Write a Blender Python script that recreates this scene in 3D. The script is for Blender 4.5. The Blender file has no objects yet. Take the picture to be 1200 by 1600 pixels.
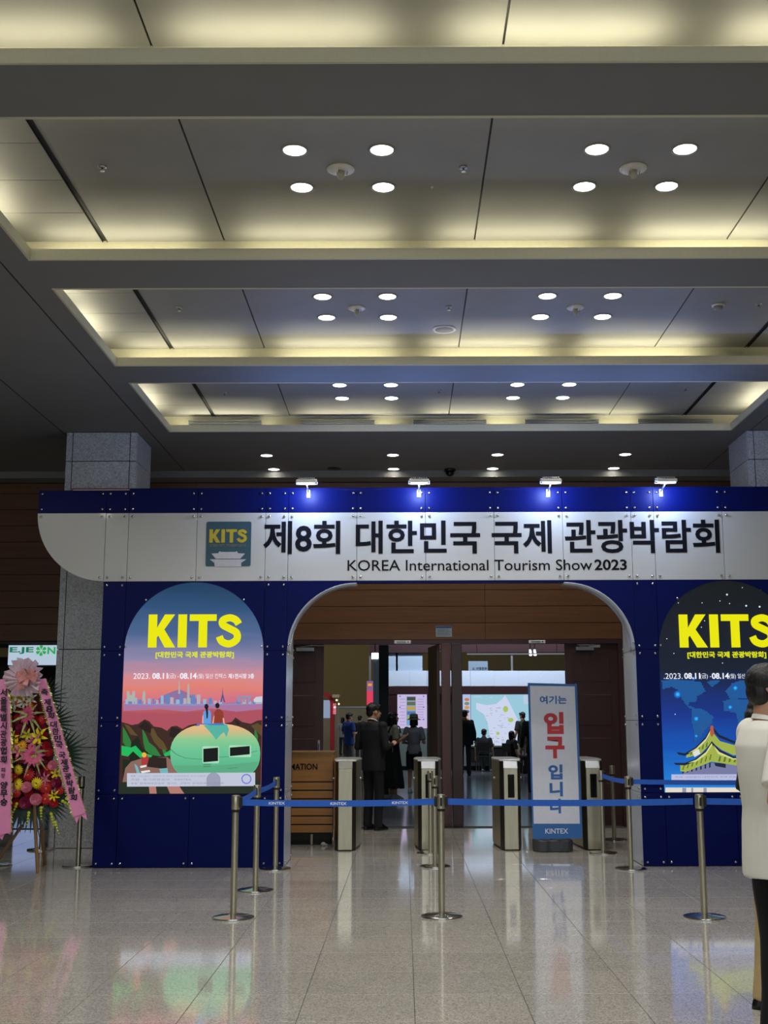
import bpy, bmesh, math, random
from mathutils import Vector, Matrix, noise
S = bpy.context.scene
COL = S.collection
PI = math.pi

# ------------------------------------------------------------------ camera
F = 1850.0; PPX, PPY = 630.0, 800.0; CH = 1.494
PITCH = math.atan(326.0 / F); ROLL = -0.003
cd = bpy.data.cameras.new('camera'); cam = bpy.data.objects.new('camera', cd); COL.objects.link(cam)
cd.sensor_fit = 'VERTICAL'; cd.sensor_height = 24.0; cd.sensor_width = 18.0
cd.lens = F / 1600 * 24.0; cd.shift_x = (600 - PPX) / 1600.0
cd.clip_start = 0.05; cd.clip_end = 300
CM = Matrix.Rotation(PI / 2 + PITCH, 3, 'X') @ Matrix.Rotation(ROLL, 3, 'Z')
cam.matrix_world = Matrix.Translation((0, 0, CH)) @ CM.to_4x4()
S.camera = cam

def at(x, y, Y):
    """survey helper: where the sight line of a photo point meets the vertical plane at distance Y (metres)"""
    d = CM @ Vector(((x - PPX) / F, -(y - PPY) / F, -1.0)); k = Y / d.y
    return Vector((d.x * k, Y, CH + d.z * k))

# ------------------------------------------------------------------ world, light, exposure
W = bpy.data.worlds.new('world'); S.world = W; W.use_nodes = True
W.node_tree.nodes['Background'].inputs[0].default_value = (0.75, 0.85, 1.0, 1)
W.node_tree.nodes['Background'].inputs[1].default_value = 0.10
S.view_settings.view_transform = 'Standard'; S.view_settings.look = 'None'
S.view_settings.exposure = 0.0; S.view_settings.gamma = 1.0; S.view_settings.use_curve_mapping = False
S.cycles.use_denoising = True
S.cycles.max_bounces = 8; S.cycles.diffuse_bounces = 4; S.cycles.glossy_bounces = 4
S.cycles.sample_clamp_indirect = 6.0
COVE_W, DOWN_W, FLOOD_W = 4.9, 50.0, 25.0
LENS_E = 14.0

def lamp(kind, loc, energy, color, rot=(0, 0, 0), **kw):
    l = bpy.data.lights.new('lamp', kind); l.energy = energy; l.color = color
    for k, v in kw.items(): setattr(l, k, v)
    o = bpy.data.objects.new('lamp', l); o.location = loc; o.rotation_euler = rot; COL.objects.link(o); return o

# large soft fill light added behind and above the viewer to brighten the lobby
lamp('AREA', (0.5, -6.5, 4.2), 420, (0.88, 0.94, 1.0), (math.radians(56), 0, 0), shape='RECTANGLE', size=14, size_y=1.6)

# fill spots added out of view on both sides, brightening floor and flowers
for x_, y_ in ((-5.2, 8.2), (-5.2, 5.0), (7.0, 8.0)):
    lamp('SPOT', (x_, y_, 5.08), 230, (1, .96, .88), (math.radians(24), 0, 0), spot_size=math.radians(120), spot_blend=.8, shadow_soft_size=.1)

# ------------------------------------------------------------------ helpers
def lin(h):
    h = h.lstrip('#'); r = []
    for i in (0, 2, 4):
        c = int(h[i:i + 2], 16) / 255; r.append(c / 12.92 if c <= .04045 else ((c + .055) / 1.055) ** 2.4)
    return (r[0], r[1], r[2], 1)

def nd(nt, t, **kw):
    n = nt.nodes.new(t)
    for k, v in kw.items(): setattr(n, k, v)
    return n

_mc = {}
def mat(key, color, rough=.5, metal=0, grain=0.06, gscale=30, emit=0, spec=.5, coat=0, bump=0, trans=0, stretch=None, alpha=1, back=None):
    if key in _mc: return _mc[key]
    m = bpy.data.materials.new(key); m.use_nodes = True; nt = m.node_tree; b = nt.nodes['Principled BSDF']
    c = lin(color) if isinstance(color, str) else (*color, 1)
    b.inputs['Roughness'].default_value = rough; b.inputs['Metallic'].default_value = metal
    b.inputs['Specular IOR Level'].default_value = spec; b.inputs['Coat Weight'].default_value = coat
    b.inputs['Transmission Weight'].default_value = trans; b.inputs['Alpha'].default_value = alpha
    tc = nd(nt, 'ShaderNodeTexCoord'); mp = nd(nt, 'ShaderNodeMapping'); no = nd(nt, 'ShaderNodeTexNoise')
    if stretch: mp.inputs['Scale'].default_value = stretch
    no.inputs['Scale'].default_value = gscale; no.inputs['Detail'].default_value = 4
    nt.links.new(tc.outputs['Object'], mp.inputs[0]); nt.links.new(mp.outputs[0], no.inputs['Vector'])
    rp = nd(nt, 'ShaderNodeValToRGB'); e = rp.color_ramp.elements
    e[0].position = .3; e[1].position = .7
    e[0].color = tuple(max(0, x * (1 - grain)) for x in c[:3]) + (1,); e[1].color = tuple(min(1, x * (1 + grain)) for x in c[:3]) + (1,)
    nt.links.new(no.outputs[0], rp.inputs[0]); nt.links.new(rp.outputs[0], b.inputs['Base Color'])
    if emit:
        nt.links.new(rp.outputs[0], b.inputs['Emission Color']); b.inputs['Emission Strength'].default_value = emit
        b.inputs['Base Color'].default_value = (.01, .01, .01, 1)
        for l in list(b.inputs['Base Color'].links): nt.links.remove(l)
    if bump:
        bp = nd(nt, 'ShaderNodeBump'); bp.inputs['Strength'].default_value = bump; bp.inputs['Distance'].default_value = .01
        nt.links.new(no.outputs[0], bp.inputs['Height']); nt.links.new(bp.outputs[0], b.inputs['Normal'])
    _mc[key] = m; return m

class MB:
    def __init__(s): s.b = bmesh.new()
    def box(s, x0, x1, y0, y1, z0, z1, M=None):
        v = [s.b.verts.new(p) for p in ((x0,y0,z0),(x1,y0,z0),(x1,y1,z0),(x0,y1,z0),(x0,y0,z1),(x1,y0,z1),(x1,y1,z1),(x0,y1,z1))]
        for f in ((3,2,1,0),(4,5,6,7),(0,1,5,4),(1,2,6,5),(2,3,7,6),(3,0,4,7)): s.b.faces.new([v[i] for i in f])
        if M is not None:
            for q in v: q.co = M @ q.co
        return s
    def tube(s, p0, p1, r0, r1=None, n=12, caps=True, flat=1.0):
        r1 = r0 if r1 is None else r1; p0 = Vector(p0); p1 = Vector(p1); d = (p1 - p0).normalized()
        a = d.orthogonal().normalized(); c = d.cross(a)
        if abs(d.z) > .5: a = Vector((1, 0, 0)); a = (a - d * a.dot(d)).normalized(); c = d.cross(a)
        A = [s.b.verts.new(p0 + a * r0 * math.cos(t) + c * r0 * flat * math.sin(t)) for t in (2 * PI * i / n for i in range(n))]
        B = [s.b.verts.new(p1 + a * r1 * math.cos(t) + c * r1 * flat * math.sin(t)) for t in (2 * PI * i / n for i in range(n))]
        for i in range(n): s.b.faces.new((A[i], A[(i + 1) % n], B[(i + 1) % n], B[i]))
        if caps: s.b.faces.new(A[::-1]); s.b.faces.new(B)
        return s
    def ball(s, c, rx, ry=None, rz=None, u=16, v=10, M=None):
        ry = rx if ry is None else ry; rz = rx if rz is None else rz
        R = bmesh.ops.create_uvsphere(s.b, u_segments=u, v_segments=v, radius=1)['verts']
        for q in R:
            q.co = Vector((q.co.x * rx, q.co.y * ry, q.co.z * rz))
            if M is not None: q.co = M @ q.co
            q.co += Vector(c)
        return s
    def caps(s, p0, p1, r0, r1=None, n=12, flat=1.0):
        r1 = r0 if r1 is None else r1
        s.tube(p0, p1, r0, r1, n, True, flat); s.ball(p0, r0, r0 * flat, r0, n, 8); s.ball(p1, r1, r1 * flat, r1, n, 8); return s
    def lathe(s, prof, c=(0, 0, 0), n=24):
        rings = []
        for r, z in prof:
            rings.append([s.b.verts.new((c[0] + r * math.cos(2 * PI * i / n), c[1] + r * math.sin(2 * PI * i / n), c[2] + z)) for i in range(n)])
        for A, B in zip(rings, rings[1:]):
            for i in range(n): s.b.faces.new((A[i], A[(i + 1) % n], B[(i + 1) % n], B[i]))
        s.b.faces.new(rings[0][::-1]); s.b.faces.new(rings[-1]); return s
    def loft(s, secs, n=24):
        """secs: (z, cx, cy, rx, ry)"""
        rings = [[s.b.verts.new((cx + rx * math.cos(2 * PI * i / n), cy + ry * math.sin(2 * PI * i / n), z)) for i in range(n)] for z, cx, cy, rx, ry in secs]
        for A, B in zip(rings, rings[1:]):
            for i in range(n): s.b.faces.new((A[i], A[(i + 1) % n], B[(i + 1) % n], B[i]))
        s.b.faces.new(rings[0][::-1]); s.b.faces.new(rings[-1]); return s
    def prism(s, pts, y0, y1):
        """pts: (x, z) outline, extruded from y0 to y1"""
        A = [s.b.verts.new((x, y0, z)) for x, z in pts]; B = [s.b.verts.new((x, y1, z)) for x, z in pts]; n = len(pts)
        f = [s.b.faces.new(A), s.b.faces.new(B[::-1])]
        for q in f: q.normal_update()
        for i in range(n): s.b.faces.new((A[(i + 1) % n], A[i], B[i], B[(i + 1) % n]))
        bmesh.ops.triangulate(s.b, faces=f); return s
    def plan(s, pts, z0, z1):
        A = [s.b.verts.new((x, y, z0)) for x, y in pts]; B = [s.b.verts.new((x, y, z1)) for x, y in pts]; n = len(pts)
        f = [s.b.faces.new(A[::-1]), s.b.faces.new(B)]
        for q in f: q.normal_update()
        for i in range(n): s.b.faces.new((A[i], A[(i + 1) % n], B[(i + 1) % n], B[i]))
        bmesh.ops.triangulate(s.b, faces=f); return s
    def band(s, A, B):
        a = [s.b.verts.new(p) for p in A]; b = [s.b.verts.new(p) for p in B]
        for i in range(len(a) - 1): s.b.faces.new((a[i], a[i + 1], b[i + 1], b[i]))
        return s
    def mesh(s, name, m, smooth=False, bevel=0):
        bmesh.ops.recalc_face_normals(s.b, faces=s.b.faces)
        if bevel: bmesh.ops.bevel(s.b, geom=list(s.b.edges), offset=bevel, segments=1, affect='EDGES', profile=.5)
        me = bpy.data.meshes.new(name); s.b.to_mesh(me); s.b.free()
        for x in (m if isinstance(m, (list, tuple)) else [m]): me.materials.append(x)
        if smooth:
            for p in me.polygons: p.use_smooth = True
        return me
    def build(s, name, m, parent=None, smooth=False, bevel=0):
        return link(name, s.mesh(name, m, smooth, bevel), parent)

def link(name, me, parent=None, loc=None, rot=None):
    o = bpy.data.objects.new(name, me); COL.objects.link(o)
    if parent is not None:
        o.parent = parent
    if loc is not None: o.location = loc
    if rot is not None: o.rotation_euler = rot
    return o

def tag(o, label=None, cat=None, group=None, kind=None):
    if label: o['label'] = label
    if cat: o['category'] = cat
    if group: o['group'] = group
    if kind: o['kind'] = kind
    return o

def thing(name, label, cat, loc=(0, 0, 0), rz=0, group=None):
    o = bpy.data.objects.new(name, None); COL.objects.link(o); o.location = loc; o.rotation_euler = (0, 0, rz)
    o.empty_display_size = .1
    return tag(o, label, cat, group)

def copy_tree(o, parent=None):
    c = o.copy(); COL.objects.link(c); c.parent = parent
    for ch in list(o.children): copy_tree(ch, c)
    return c

def smooth_sharp(o, ang=35):
    me = o.data
    me.set_sharp_from_angle(angle=math.radians(ang))
    return o

_dg = []
def evaluated(o, name):
    bpy.context.view_layer.update()
    dg = bpy.context.evaluated_depsgraph_get()
    me = bpy.data.meshes.new_from_object(o.evaluated_get(dg)); me.name = name; return me

def text(s, box, Y, m, parent, name='lettering', weight=0.0, depth=.002, local=False, spacing=1.0):
    """lettering fitted into box = (x0, z0, x1, z1) in metres, standing in the plane at Y, facing the viewer"""
    c = bpy.data.curves.new('t', 'FONT'); c.body = s; c.offset = weight; c.resolution_u = 3; c.space_character = spacing
    o = bpy.data.objects.new('t', c); COL.objects.link(o); me = evaluated(o, name)
    bpy.data.objects.remove(o); 
    xs = [v.co.x for v in me.vertices]; ys = [v.co.y for v in me.vertices]
    x0, x1, y0, y1 = min(xs), max(xs), min(ys), max(ys)
    for v in me.vertices:
        v.co = Vector((box[0] + (v.co.x - x0) / (x1 - x0) * (box[2] - box[0]), Y, box[1] + (v.co.y - y0) / (y1 - y0) * (box[3] - box[1])))
    if depth:
        b = bmesh.new(); b.from_mesh(me)
        r = bmesh.ops.extrude_face_region(b, geom=list(b.faces))
        for g in r['geom']:
            if isinstance(g, bmesh.types.BMVert): g.co.y -= depth
        bmesh.ops.recalc_face_normals(b, faces=b.faces); b.to_mesh(me); b.free()
    me.materials.clear(); me.materials.append(m)
    for p in me.polygons: p.use_smooth = False
    return link(name, me, parent)

def pbox(x0, y1, x1, y0, Y):
    """photo rectangle (left, top, right, bottom) as a box in metres on the plane at Y"""
    a = at(x0, y0, Y); b = at(x1, y1, Y); return (a.x, a.z, b.x, b.z)

def stroke(mb, pts, w, y0, y1, closed=False):
    """a line of even width w through (x, z) points with mitred corners"""
    n = len(pts); L = []; R = []
    P = [Vector(p) for p in pts]
    for i in range(n):
        a = P[i - 1] if (i > 0 or closed) else None; c = P[(i + 1) % n] if (i < n - 1 or closed) else None
        d1 = (P[i] - a).normalized() if a is not None else None; d2 = (c - P[i]).normalized() if c is not None else None
        if d1 is None: d1 = d2
        if d2 is None: d2 = d1
        t = (d1 + d2).normalized(); nn = Vector((-t.y, t.x)); k = w / 2 / max(.35, nn.dot(Vector((-d1.y, d1.x))))
        L.append(P[i] + nn * k); R.append(P[i] - nn * k)
    rng = range(n if closed else n - 1)
    for i in rng:
        j = (i + 1) % n
        q = [L[i], L[j], R[j], R[i]]
        A = [mb.b.verts.new((p.x, y0, p.y)) for p in q]; B = [mb.b.verts.new((p.x, y1, p.y)) for p in q]
        mb.b.faces.new(A); mb.b.faces.new(B[::-1])
        for a in range(4): mb.b.faces.new((A[(a + 1) % 4], A[a], B[a], B[(a + 1) % 4]))
    return mb

def wordmark(box, y0, y1):
    """the four heavy capitals K I T S filling box (x0, z0, x1, z1)"""
    x0, z0, x1, z1 = box; w = x1 - x0; h = z1 - z0; mb = MB()
    X = lambda u: x0 + u * w
    Z = lambda v: z0 + v * h
    mb.prism([(X(0), Z(0)), (X(0), Z(1)), (X(.092), Z(1)), (X(.092), Z(.60)), (X(.172), Z(1)), (X(.28), Z(1)), (X(.170), Z(.545)), (X(.29), Z(0)), (X(.178), Z(0)), (X(.108), Z(.36)), (X(.092), Z(.30)), (X(.092), Z(0))], y0, y1)
    mb.prism([(X(.315), Z(0)), (X(.315), Z(1)), (X(.408), Z(1)), (X(.408), Z(0))], y0, y1)
    mb.prism([(X(.436), Z(.80)), (X(.436), Z(1)), (X(.722), Z(1)), (X(.722), Z(.80))], y0, y1)
    mb.prism([(X(.533), Z(0)), (X(.533), Z(.8)), (X(.625), Z(.8)), (X(.625), Z(0))], y0, y1)
    K_ = [(.958,.70),(.925,.83),(.86,.893),(.79,.82),(.79,.68),(.865,.56),(.935,.44),(.94,.24),(.865,.105),(.785,.17),(.755,.33)]
    S_ = []
    for q in range(len(K_) - 1):
        p0, p1, p2, p3 = (Vector(K_[max(0, min(len(K_) - 1, q + d))]) for d in (-1, 0, 1, 2))
        for m in range(4):
            t = m / 4; S_.append(tuple(.5 * ((2 * p1) + (p2 - p0) * t + (2 * p0 - 5 * p1 + 4 * p2 - p3) * t * t + (3 * p1 - p0 - 3 * p2 + p3) * t ** 3)))
    S_.append(K_[-1])
    stroke(mb, [(X(a), Z(b)) for a, b in S_], h * .215, y0, y1)
    return mb

# ------------------------------------------------------------------ materials
def granite_mat(key, c1, c2, c3, rough, scale, coat=0.0):
    m = bpy.data.materials.new(key); m.use_nodes = True; nt = m.node_tree; b = nt.nodes['Principled BSDF']
    tc = nd(nt, 'ShaderNodeTexCoord'); geo = nd(nt, 'ShaderNodeNewGeometry')
    v = nd(nt, 'ShaderNodeTexVoronoi'); v.inputs['Scale'].default_value = scale
    n = nd(nt, 'ShaderNodeTexNoise'); n.inputs['Scale'].default_value = 2.2; n.inputs['Detail'].default_value = 6
    nt.links.new(geo.outputs['Position'], v.inputs['Vector']); nt.links.new(geo.outputs['Position'], n.inputs['Vector'])
    sep = nd(nt, 'ShaderNodeSeparateColor'); nt.links.new(v.outputs['Color'], sep.inputs[0])
    rp = nd(nt, 'ShaderNodeValToRGB'); e = rp.color_ramp.elements
    e[0].position = 0; e[0].color = lin(c1); e[1].position = 1; e[1].color = lin(c3); x = e.new(.45); x.color = lin(c2)
    nt.links.new(sep.outputs[0], rp.inputs[0])
    mx = nd(nt, 'ShaderNodeMix', data_type='RGBA', blend_type='MULTIPLY'); mx.inputs[0].default_value = .35
    r2 = nd(nt, 'ShaderNodeValToRGB'); r2.color_ramp.elements[0].position = .3; r2.color_ramp.elements[1].position = .7
    r2.color_ramp.elements[0].color = (.7, .7, .7, 1)
    nt.links.new(n.outputs[0], r2.inputs[0]); nt.links.new(rp.outputs[0], mx.inputs[6]); nt.links.new(r2.outputs[0], mx.inputs[7])
    oi = nd(nt, 'ShaderNodeObjectInfo'); hs = nd(nt, 'ShaderNodeMath', operation='MULTIPLY_ADD'); hs.inputs[1].default_value = .10; hs.inputs[2].default_value = .95
    nt.links.new(oi.outputs['Random'], hs.inputs[0])
    m2 = nd(nt, 'ShaderNodeVectorMath', operation='SCALE'); nt.links.new(mx.outputs[2], m2.inputs[0]); nt.links.new(hs.outputs[0], m2.inputs[3])
    nt.links.new(m2.outputs[0], b.inputs['Base Color'])
    b.inputs['Roughness'].default_value = rough; b.inputs['Coat Weight'].default_value = coat; b.inputs['Coat Roughness'].default_value = .05
    return m

M_FLOOR = granite_mat('floor_granite', '#958f87', '#b6b0a7', '#d0cac0', .085, 140, .32)
M_COL = granite_mat('column_granite', '#999ca0', '#b6b9bd', '#cbced2', .35, 80)
M_GROUT = mat('grout', '#3c3835', .8)
M_HALL = mat('hall_concrete', '#6c7076', .16, grain=.2, gscale=3)
M_CEIL = mat('ceiling_paint', '#747472', .75, grain=.03, gscale=3)
M_CEILP = mat('ceiling_panel_paint', '#8b8a85', .6, grain=.04, gscale=4)
M_LIP = mat('cove_lip_paint', '#c2bea6', .6, grain=.03)
M_BLACK = mat('black_slot', '#0a0a0a', .6)
M_DARKM = mat('dark_metal', '#25252a', .4, metal=.6)
M_CHROME = mat('chrome', '#c9c8c2', .18, metal=1, grain=.02)
M_STEEL = mat('brushed_steel', '#b9b49c', .34, metal=.9, grain=.08, gscale=60, stretch=(1, 1, .05))
M_STEELD = mat('dark_steel_strip', '#3a3530', .35, metal=.7)
M_ALU = mat('aluminium', '#a9adb2', .35, metal=.8)
M_NAVY = mat('navy_panel', '#010d50', .4, grain=.04, gscale=2, spec=.1)
M_SIGNW = mat('white_sign_panel', '#c4c4bf', .2, grain=.02, gscale=2, coat=.2)
M_INK = mat('black_navy_ink', '#0a0b16', .6, spec=.15)
M_TEAL = mat('teal_print', '#1c4c5e', .35)
M_YEL = mat('yellow_print', '#c9b21c', .4)
M_WHITEP = mat('white_plastic', '#d6d6d2', .4)
M_WOOD = mat('warm_wood_plank', '#634127', .42, grain=.16, gscale=6, stretch=(.25, 1, 6))
M_DOOR = mat('dark_red_brown_door', '#3c2424', .4, grain=.1, gscale=5, stretch=(4, 1, .3))
M_DESK = mat('honey_wood', '#b07a3a', .4, grain=.12, gscale=8, stretch=(.3, 1, 5))
M_BELT = mat('blue_belt', '#1a5fc8', .55, grain=.05)
M_BLUEP = mat('banner_blue', '#2f6cb4', .5, grain=.02)
M_BANW = mat('banner_white', '#dfe4f2', .5, grain=.02)
M_RED = mat('banner_red', '#c8353c', .5, grain=.02)
M_LENS = mat('lamp_lens', '#fffdf2', .5, grain=0, emit=LENS_E)
M_SOCKET = mat('socket_white', '#8d8f8c', .45)

# ------------------------------------------------------------------ floor
floor = MB().box(-16, 16, -8, 17.4, -.12, -.004).build('floor', M_GROUT); tag(floor, kind='structure')
T = .6; gap = .0035
tb = MB(); tb.box(-T/2 + gap/2, T/2 - gap/2, -T/2 + gap/2, T/2 - gap/2, -.012, 0)
tile_me = tb.mesh('floor_tile', M_FLOOR, bevel=.0012)
rest = MB(); ntile = 0
X_J, Y_J = 0.052, 7.53
cells = []
for j in range(-26, 17):
    for i in range(-27, 26):
        cx = X_J + (i + .5) * T; cy = Y_J + (j + .5) * T
        if cy > 17.4 - .25 or cy < -7.5: continue
        cells.append((cx, cy))
def in_view(cx, cy):
    if cy < 5.9: return False
    w = 640 / F * (cy + .3) * 1.0
    xr = 575 / F * (cy + .3)
    return -w - .25 < cx < xr + .25
for cx, cy in cells:
    if in_view(cx, cy) and ntile < 299 and not (cy > 15.5 and (cx < -1.9 or cx > 3.3)):
        o = link('floor_tile', tile_me, floor, (cx, cy, 0)); ntile += 1
    else:
        rest.box(cx - T/2 + gap/2, cx + T/2 - gap/2, cy - T/2 + gap/2, cy + T/2 - gap/2, -.012, 0)
o = rest.build('tile_field', M_FLOOR, floor); tag(o, kind='stuff')

# ------------------------------------------------------------------ ceiling
HC = 5.12; HU = 5.39
CX0, CX1 = -2.98, 4.18
coffers = [(.97, 3.23), (3.83, 6.09), (6.68, 8.95), (9.575, 11.81), (12.43, 14.65)]
ceil = MB()
ceil.box(-16, CX0, -8, 17.4, HC, HC + .02); ceil.box(CX1, 16, -8, 17.4, HC, HC + .02)
ys = [-8] + [v for c in coffers for v in c] + [17.4]
for a, b in zip(ys[::2], ys[1::2]): ceil.box(CX0, CX1, a, b, HC, HC + .02)
ceiling = ceil.build('ceiling', M_CEIL); tag(ceiling, kind='structure')
roof = MB().box(-16, 16, -8, 17.4, HU + .012, HU + .10).build('ceiling_deck', M_BLACK, ceiling)
SX, SY = .36, .275
WARM = (1.0, .93, .66)
random.seed(4)
for (y0, y1) in coffers:
    # lips
    for (a, b, c, d) in ((CX0, CX1, y0 - .0, y0 + .02), (CX0, CX1, y1 - .02, y1), (CX0, CX0 + .02, y0 + .02, y1 - .02), (CX1 - .02, CX1, y0 + .02, y1 - .02)):
        MB().box(a, b, c, d, HC - .006, HC + .085).build('cove_lip', M_LIP, ceiling)
    # cove walls behind the shelf
    X0, X1, Y0, Y1 = CX0 - SX, CX1 + SX, y0 - SY, y1 + SY
    w = MB(); w.box(X0, X1, Y0 - .02, Y0, HC + .02, HU + .01).box(X0, X1, Y1, Y1 + .02, HC + .02, HU + .01).box(X0 - .02, X0, Y0, Y1, HC + .02, HU + .01).box(X1, X1 + .02, Y0, Y1, HC + .02, HU + .01)
    w.build('cove_wall', M_LIP, ceiling)
    # upper panels
    g = .007; xs = [-2.45, -1.467, .593, 2.67, 3.65]
    for a, b in zip(xs, xs[1:]):
        MB().box(a + (.022 if a == -2.45 else g), b - (.022 if b == 3.65 else g), Y0, Y1, HU, HU + .012).build('ceiling_panel', M_CEILP, ceiling)
    n = 5; st = (Y1 - Y0) / n
    for k in range(n):
        for a, b in ((X0, -2.45 - .022), (3.65 + .022, X1)):
            MB().box(a, b, Y0 + k * st + .004, Y0 + (k + 1) * st - .004, HU, HU + .012).build('ceiling_panel', M_CEILP, ceiling)
    for sx in (-2.45, 3.65):
        s_ = MB(); s_.box(sx - .022, sx - .017, Y0, Y1, HU - .006, HU + .012); s_.box(sx + .017, sx + .022, Y0, Y1, HU - .006, HU + .012)
        s_.box(sx - .017, sx + .017, Y0, Y1, HU + .006, HU + .012)
        so = s_.build('air_slot', [M_BLACK], ceiling)
    # fluorescent battens lying in the cove
    if y1 > 5:
        L = 1.18
        for ys_, fl in ((y0 - .12, 1), (y1 + .12, 1)):
            k = 0; x = X0 + .45
            while x + L < X1:
                e = COVE_W * random.uniform(.8, 1.2)
                lamp('AREA', (x + L / 2, ys_, HC + .05), e, WARM, (PI, 0, 0), shape='RECTANGLE', size=L, size_y=.05); x += L + .42
        for xs_ in (CX0 - .16, CX1 + .16):
            x = y0 + .05
            while x + .9 < y1 + .2:
                lamp('AREA', (xs_, x + .45, HC + .05), COVE_W * .95, WARM, (PI, 0, PI / 2), shape='RECTANGLE', size=.9, size_y=.05); x += 1.15
# seams of the soffit, recessed black lines
sm = MB()
for x in (-3.22, -4.33, 4.42):
    sm.box(x - .006, x + .006, -8, 17.3, HC - .0015, HC)
sm.build('ceiling_seam', M_BLACK, ceiling)
MB().box(-16, 16, 17.05, 17.4, HC - .10, HC).build('trim_1', mat('trim_grey', '#77756e', .6)); tag(bpy.data.objects['trim_1'], kind='structure')
# grilles on the far lip of the last coffer
for x in (-2.0, .0, 2.0):
    pass
for gx in ((592, 709), (745, 862), (922, 938)): pass
for (gx0, gx1) in ((292, 407), (470, 585), (646, 761), (822, 938), (1000, 1117)):
    a = at(gx0, 661, 14.72); b = at(gx1, 661, 14.72); m_ = MB()
    for k in range(5): m_.box(a.x, b.x, 14.80, 14.84, HC + .10 + k * .02, HC + .108 + k * .02)
    m_.box(a.x, b.x, 14.84, 14.85, HC + .09, HC + .2)
    m_.build('air_grille', M_ALU, ceiling)

# ------------------------------------------------------------------ downlights
def downlight_mesh():
    ring = MB(); n = 24
    ring.lathe([(.098, .012), (.098, -.006), (.082, -.008), (.078, .004)], n=n)
    lens = MB(); lens.lathe([(.078, .010), (.078, -.002), (.02, -.006)], n=n)
    return ring.mesh('trim_ring', M_SOCKET, True), lens.mesh('lens', M_LENS, False)
RING, LENS = downlight_mesh()
def downlight(x, y, z, label, group, on=True):
    t = thing('recessed_downlight', label, 'ceiling light', (x, y, z), 0, group)
    link('trim_ring', RING, t); link('lens', LENS, t)
    lamp('SPOT', (x, y, z - .02), DOWN_W, (1, .97, .9), (0, 0, 0), spot_size=math.radians(125), spot_blend=.8, shadow_soft_size=.07)
XL = (-.745, -.14, 1.35, 1.96)
names = {2: 'nearest full coffer overhead', 3: 'second coffer', 4: 'farthest coffer'}
for ci in (0, 1, 2, 3, 4):
    y0, y1 = coffers[ci]; yc = (y0 + y1) / 2 + (.12 if ci < 4 else .225)
    for cl, (xa, xb) in enumerate((XL[:2], XL[2:])):
        if ci <= 1:
            for x in (xa, xb):
                for y in (yc - .29, yc + .29):
                    lamp('SPOT', (x, y, HU - .02), DOWN_W, (1, .97, .9), (0, 0, 0), spot_size=math.radians(125), spot_blend=.8, shadow_soft_size=.07)
            continue
        for x, sx in ((xa, 'left'), (xb, 'right')):
            for y, sy in ((yc - .29, 'near'), (yc + .29, 'far')):
                downlight(x, y, HU, 'lit downlight, %s %s of the %s four in the %s' % (sy, sx, 'left' if cl == 0 else 'right', names[ci]), 'downlights in clusters of four')
for x, q in ((-1.89, 'leftmost'), (-.14, 'second from left'), (1.31, 'third from left'), (3.08, 'rightmost')):
    for y, r in ((16.02, 'near row'), (16.94, 'row against the wall')):
        downlight(x, y, HC, 'downlight in the low ceiling beyond the sign, %s, %s' % (q, r), 'downlights in the low ceiling behind the sign')

def ceiling_probe(x, y, z, label, R=.075):
    t = thing('fire_detector', label, 'detector', (x, y, z))
    MB().lathe([(R, .0), (R, -.008), (R * .8, -.018), (R * .35, -.022)]).build('mounting_plate', M_WHITEP, t, True)
    MB().lathe([(R * .30, -.02), (R * .28, -.055), (R * .18, -.075), (R * .06, -.082)], n=16).build('probe', mat('detector_grey', '#a8a79c', .35), t, True)
    br = MB()
    for k in range(3):
        a = k * 2 * PI / 3; br.tube((math.cos(a) * R * .5, math.sin(a) * R * .5, -.015), (math.cos(a) * R * .42, math.sin(a) * R * .42, -.045), .004, n=6)
    br.build('bracket', M_CHROME, t)
ceiling_probe(-.44, 7.93, HU, 'white round detector with hanging probe between left four lights of nearest coffer', .10)
ceiling_probe(1.655, 7.93, HU, 'white round detector with hanging probe between right four lights of nearest coffer', .10)
ceiling_probe(-.44, 10.83, HU, 'white round detector between the left four lights of the second coffer', .085)
ceiling_probe(1.655, 10.83, HU, 'white round detector between the right four lights of the second coffer', .085)
def sprinkler(x, y, z, label):
    t = thing('sprinkler_head', label, 'sprinkler', (x, y, z))
    MB().lathe([(.032, 0), (.03, -.008), (.015, -.012)], n=16).build('escutcheon', M_ALU, t, True)
    MB().lathe([(.008, -.01), (.008, -.03), (.018, -.033), (.018, -.036)], n=12).build('deflector', M_CHROME, t, True)
def ceil_at(px, py, z):
    d = CM @ Vector(((px - PPX) / F, -(py - PPY) / F, -1.0)); k = (z - CH) / d.z; return d.x * k, d.y * k
for px, py, lb in ((160, 260, 'left of the four-light cluster in nearest coffer'), (724, 261, 'beside the joint in nearest coffer'), (280, 480, 'left end of the second coffer'),
                   (701, 479, 'beside the joint in the second coffer'), (1185, 475, 'right end of the second coffer'), (351, 613, 'left end of the farthest coffer'), (686, 610, 'beside the joint in the farthest coffer'), (1071, 606, 'right end of the farthest coffer')):
    x, y = ceil_at(px, py, HU); sprinkler(x, y, HU, 'small sprinkler head, ' + lb)
x, y = ceil_at(694, 514, HU); t = thing('ceiling_speaker', 'flat round speaker grille in the second coffer', 'speaker', (x, y, HU))
MB().lathe([(.12, .0), (.12, -.008), (.10, -.012)], n=28).build('rim', M_WHITEP, t, True)
MB().lathe([(.098, -.010), (.09, -.014), (.03, -.016)], n=28).build('grille', mat('speaker_grey', '#6a6a68', .5), t, True)
x, y = ceil_at(1122, 476, HU); t = thing('smoke_detector', 'white dome smoke detector at the right of the second coffer', 'detector', (x, y, HU))
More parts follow.
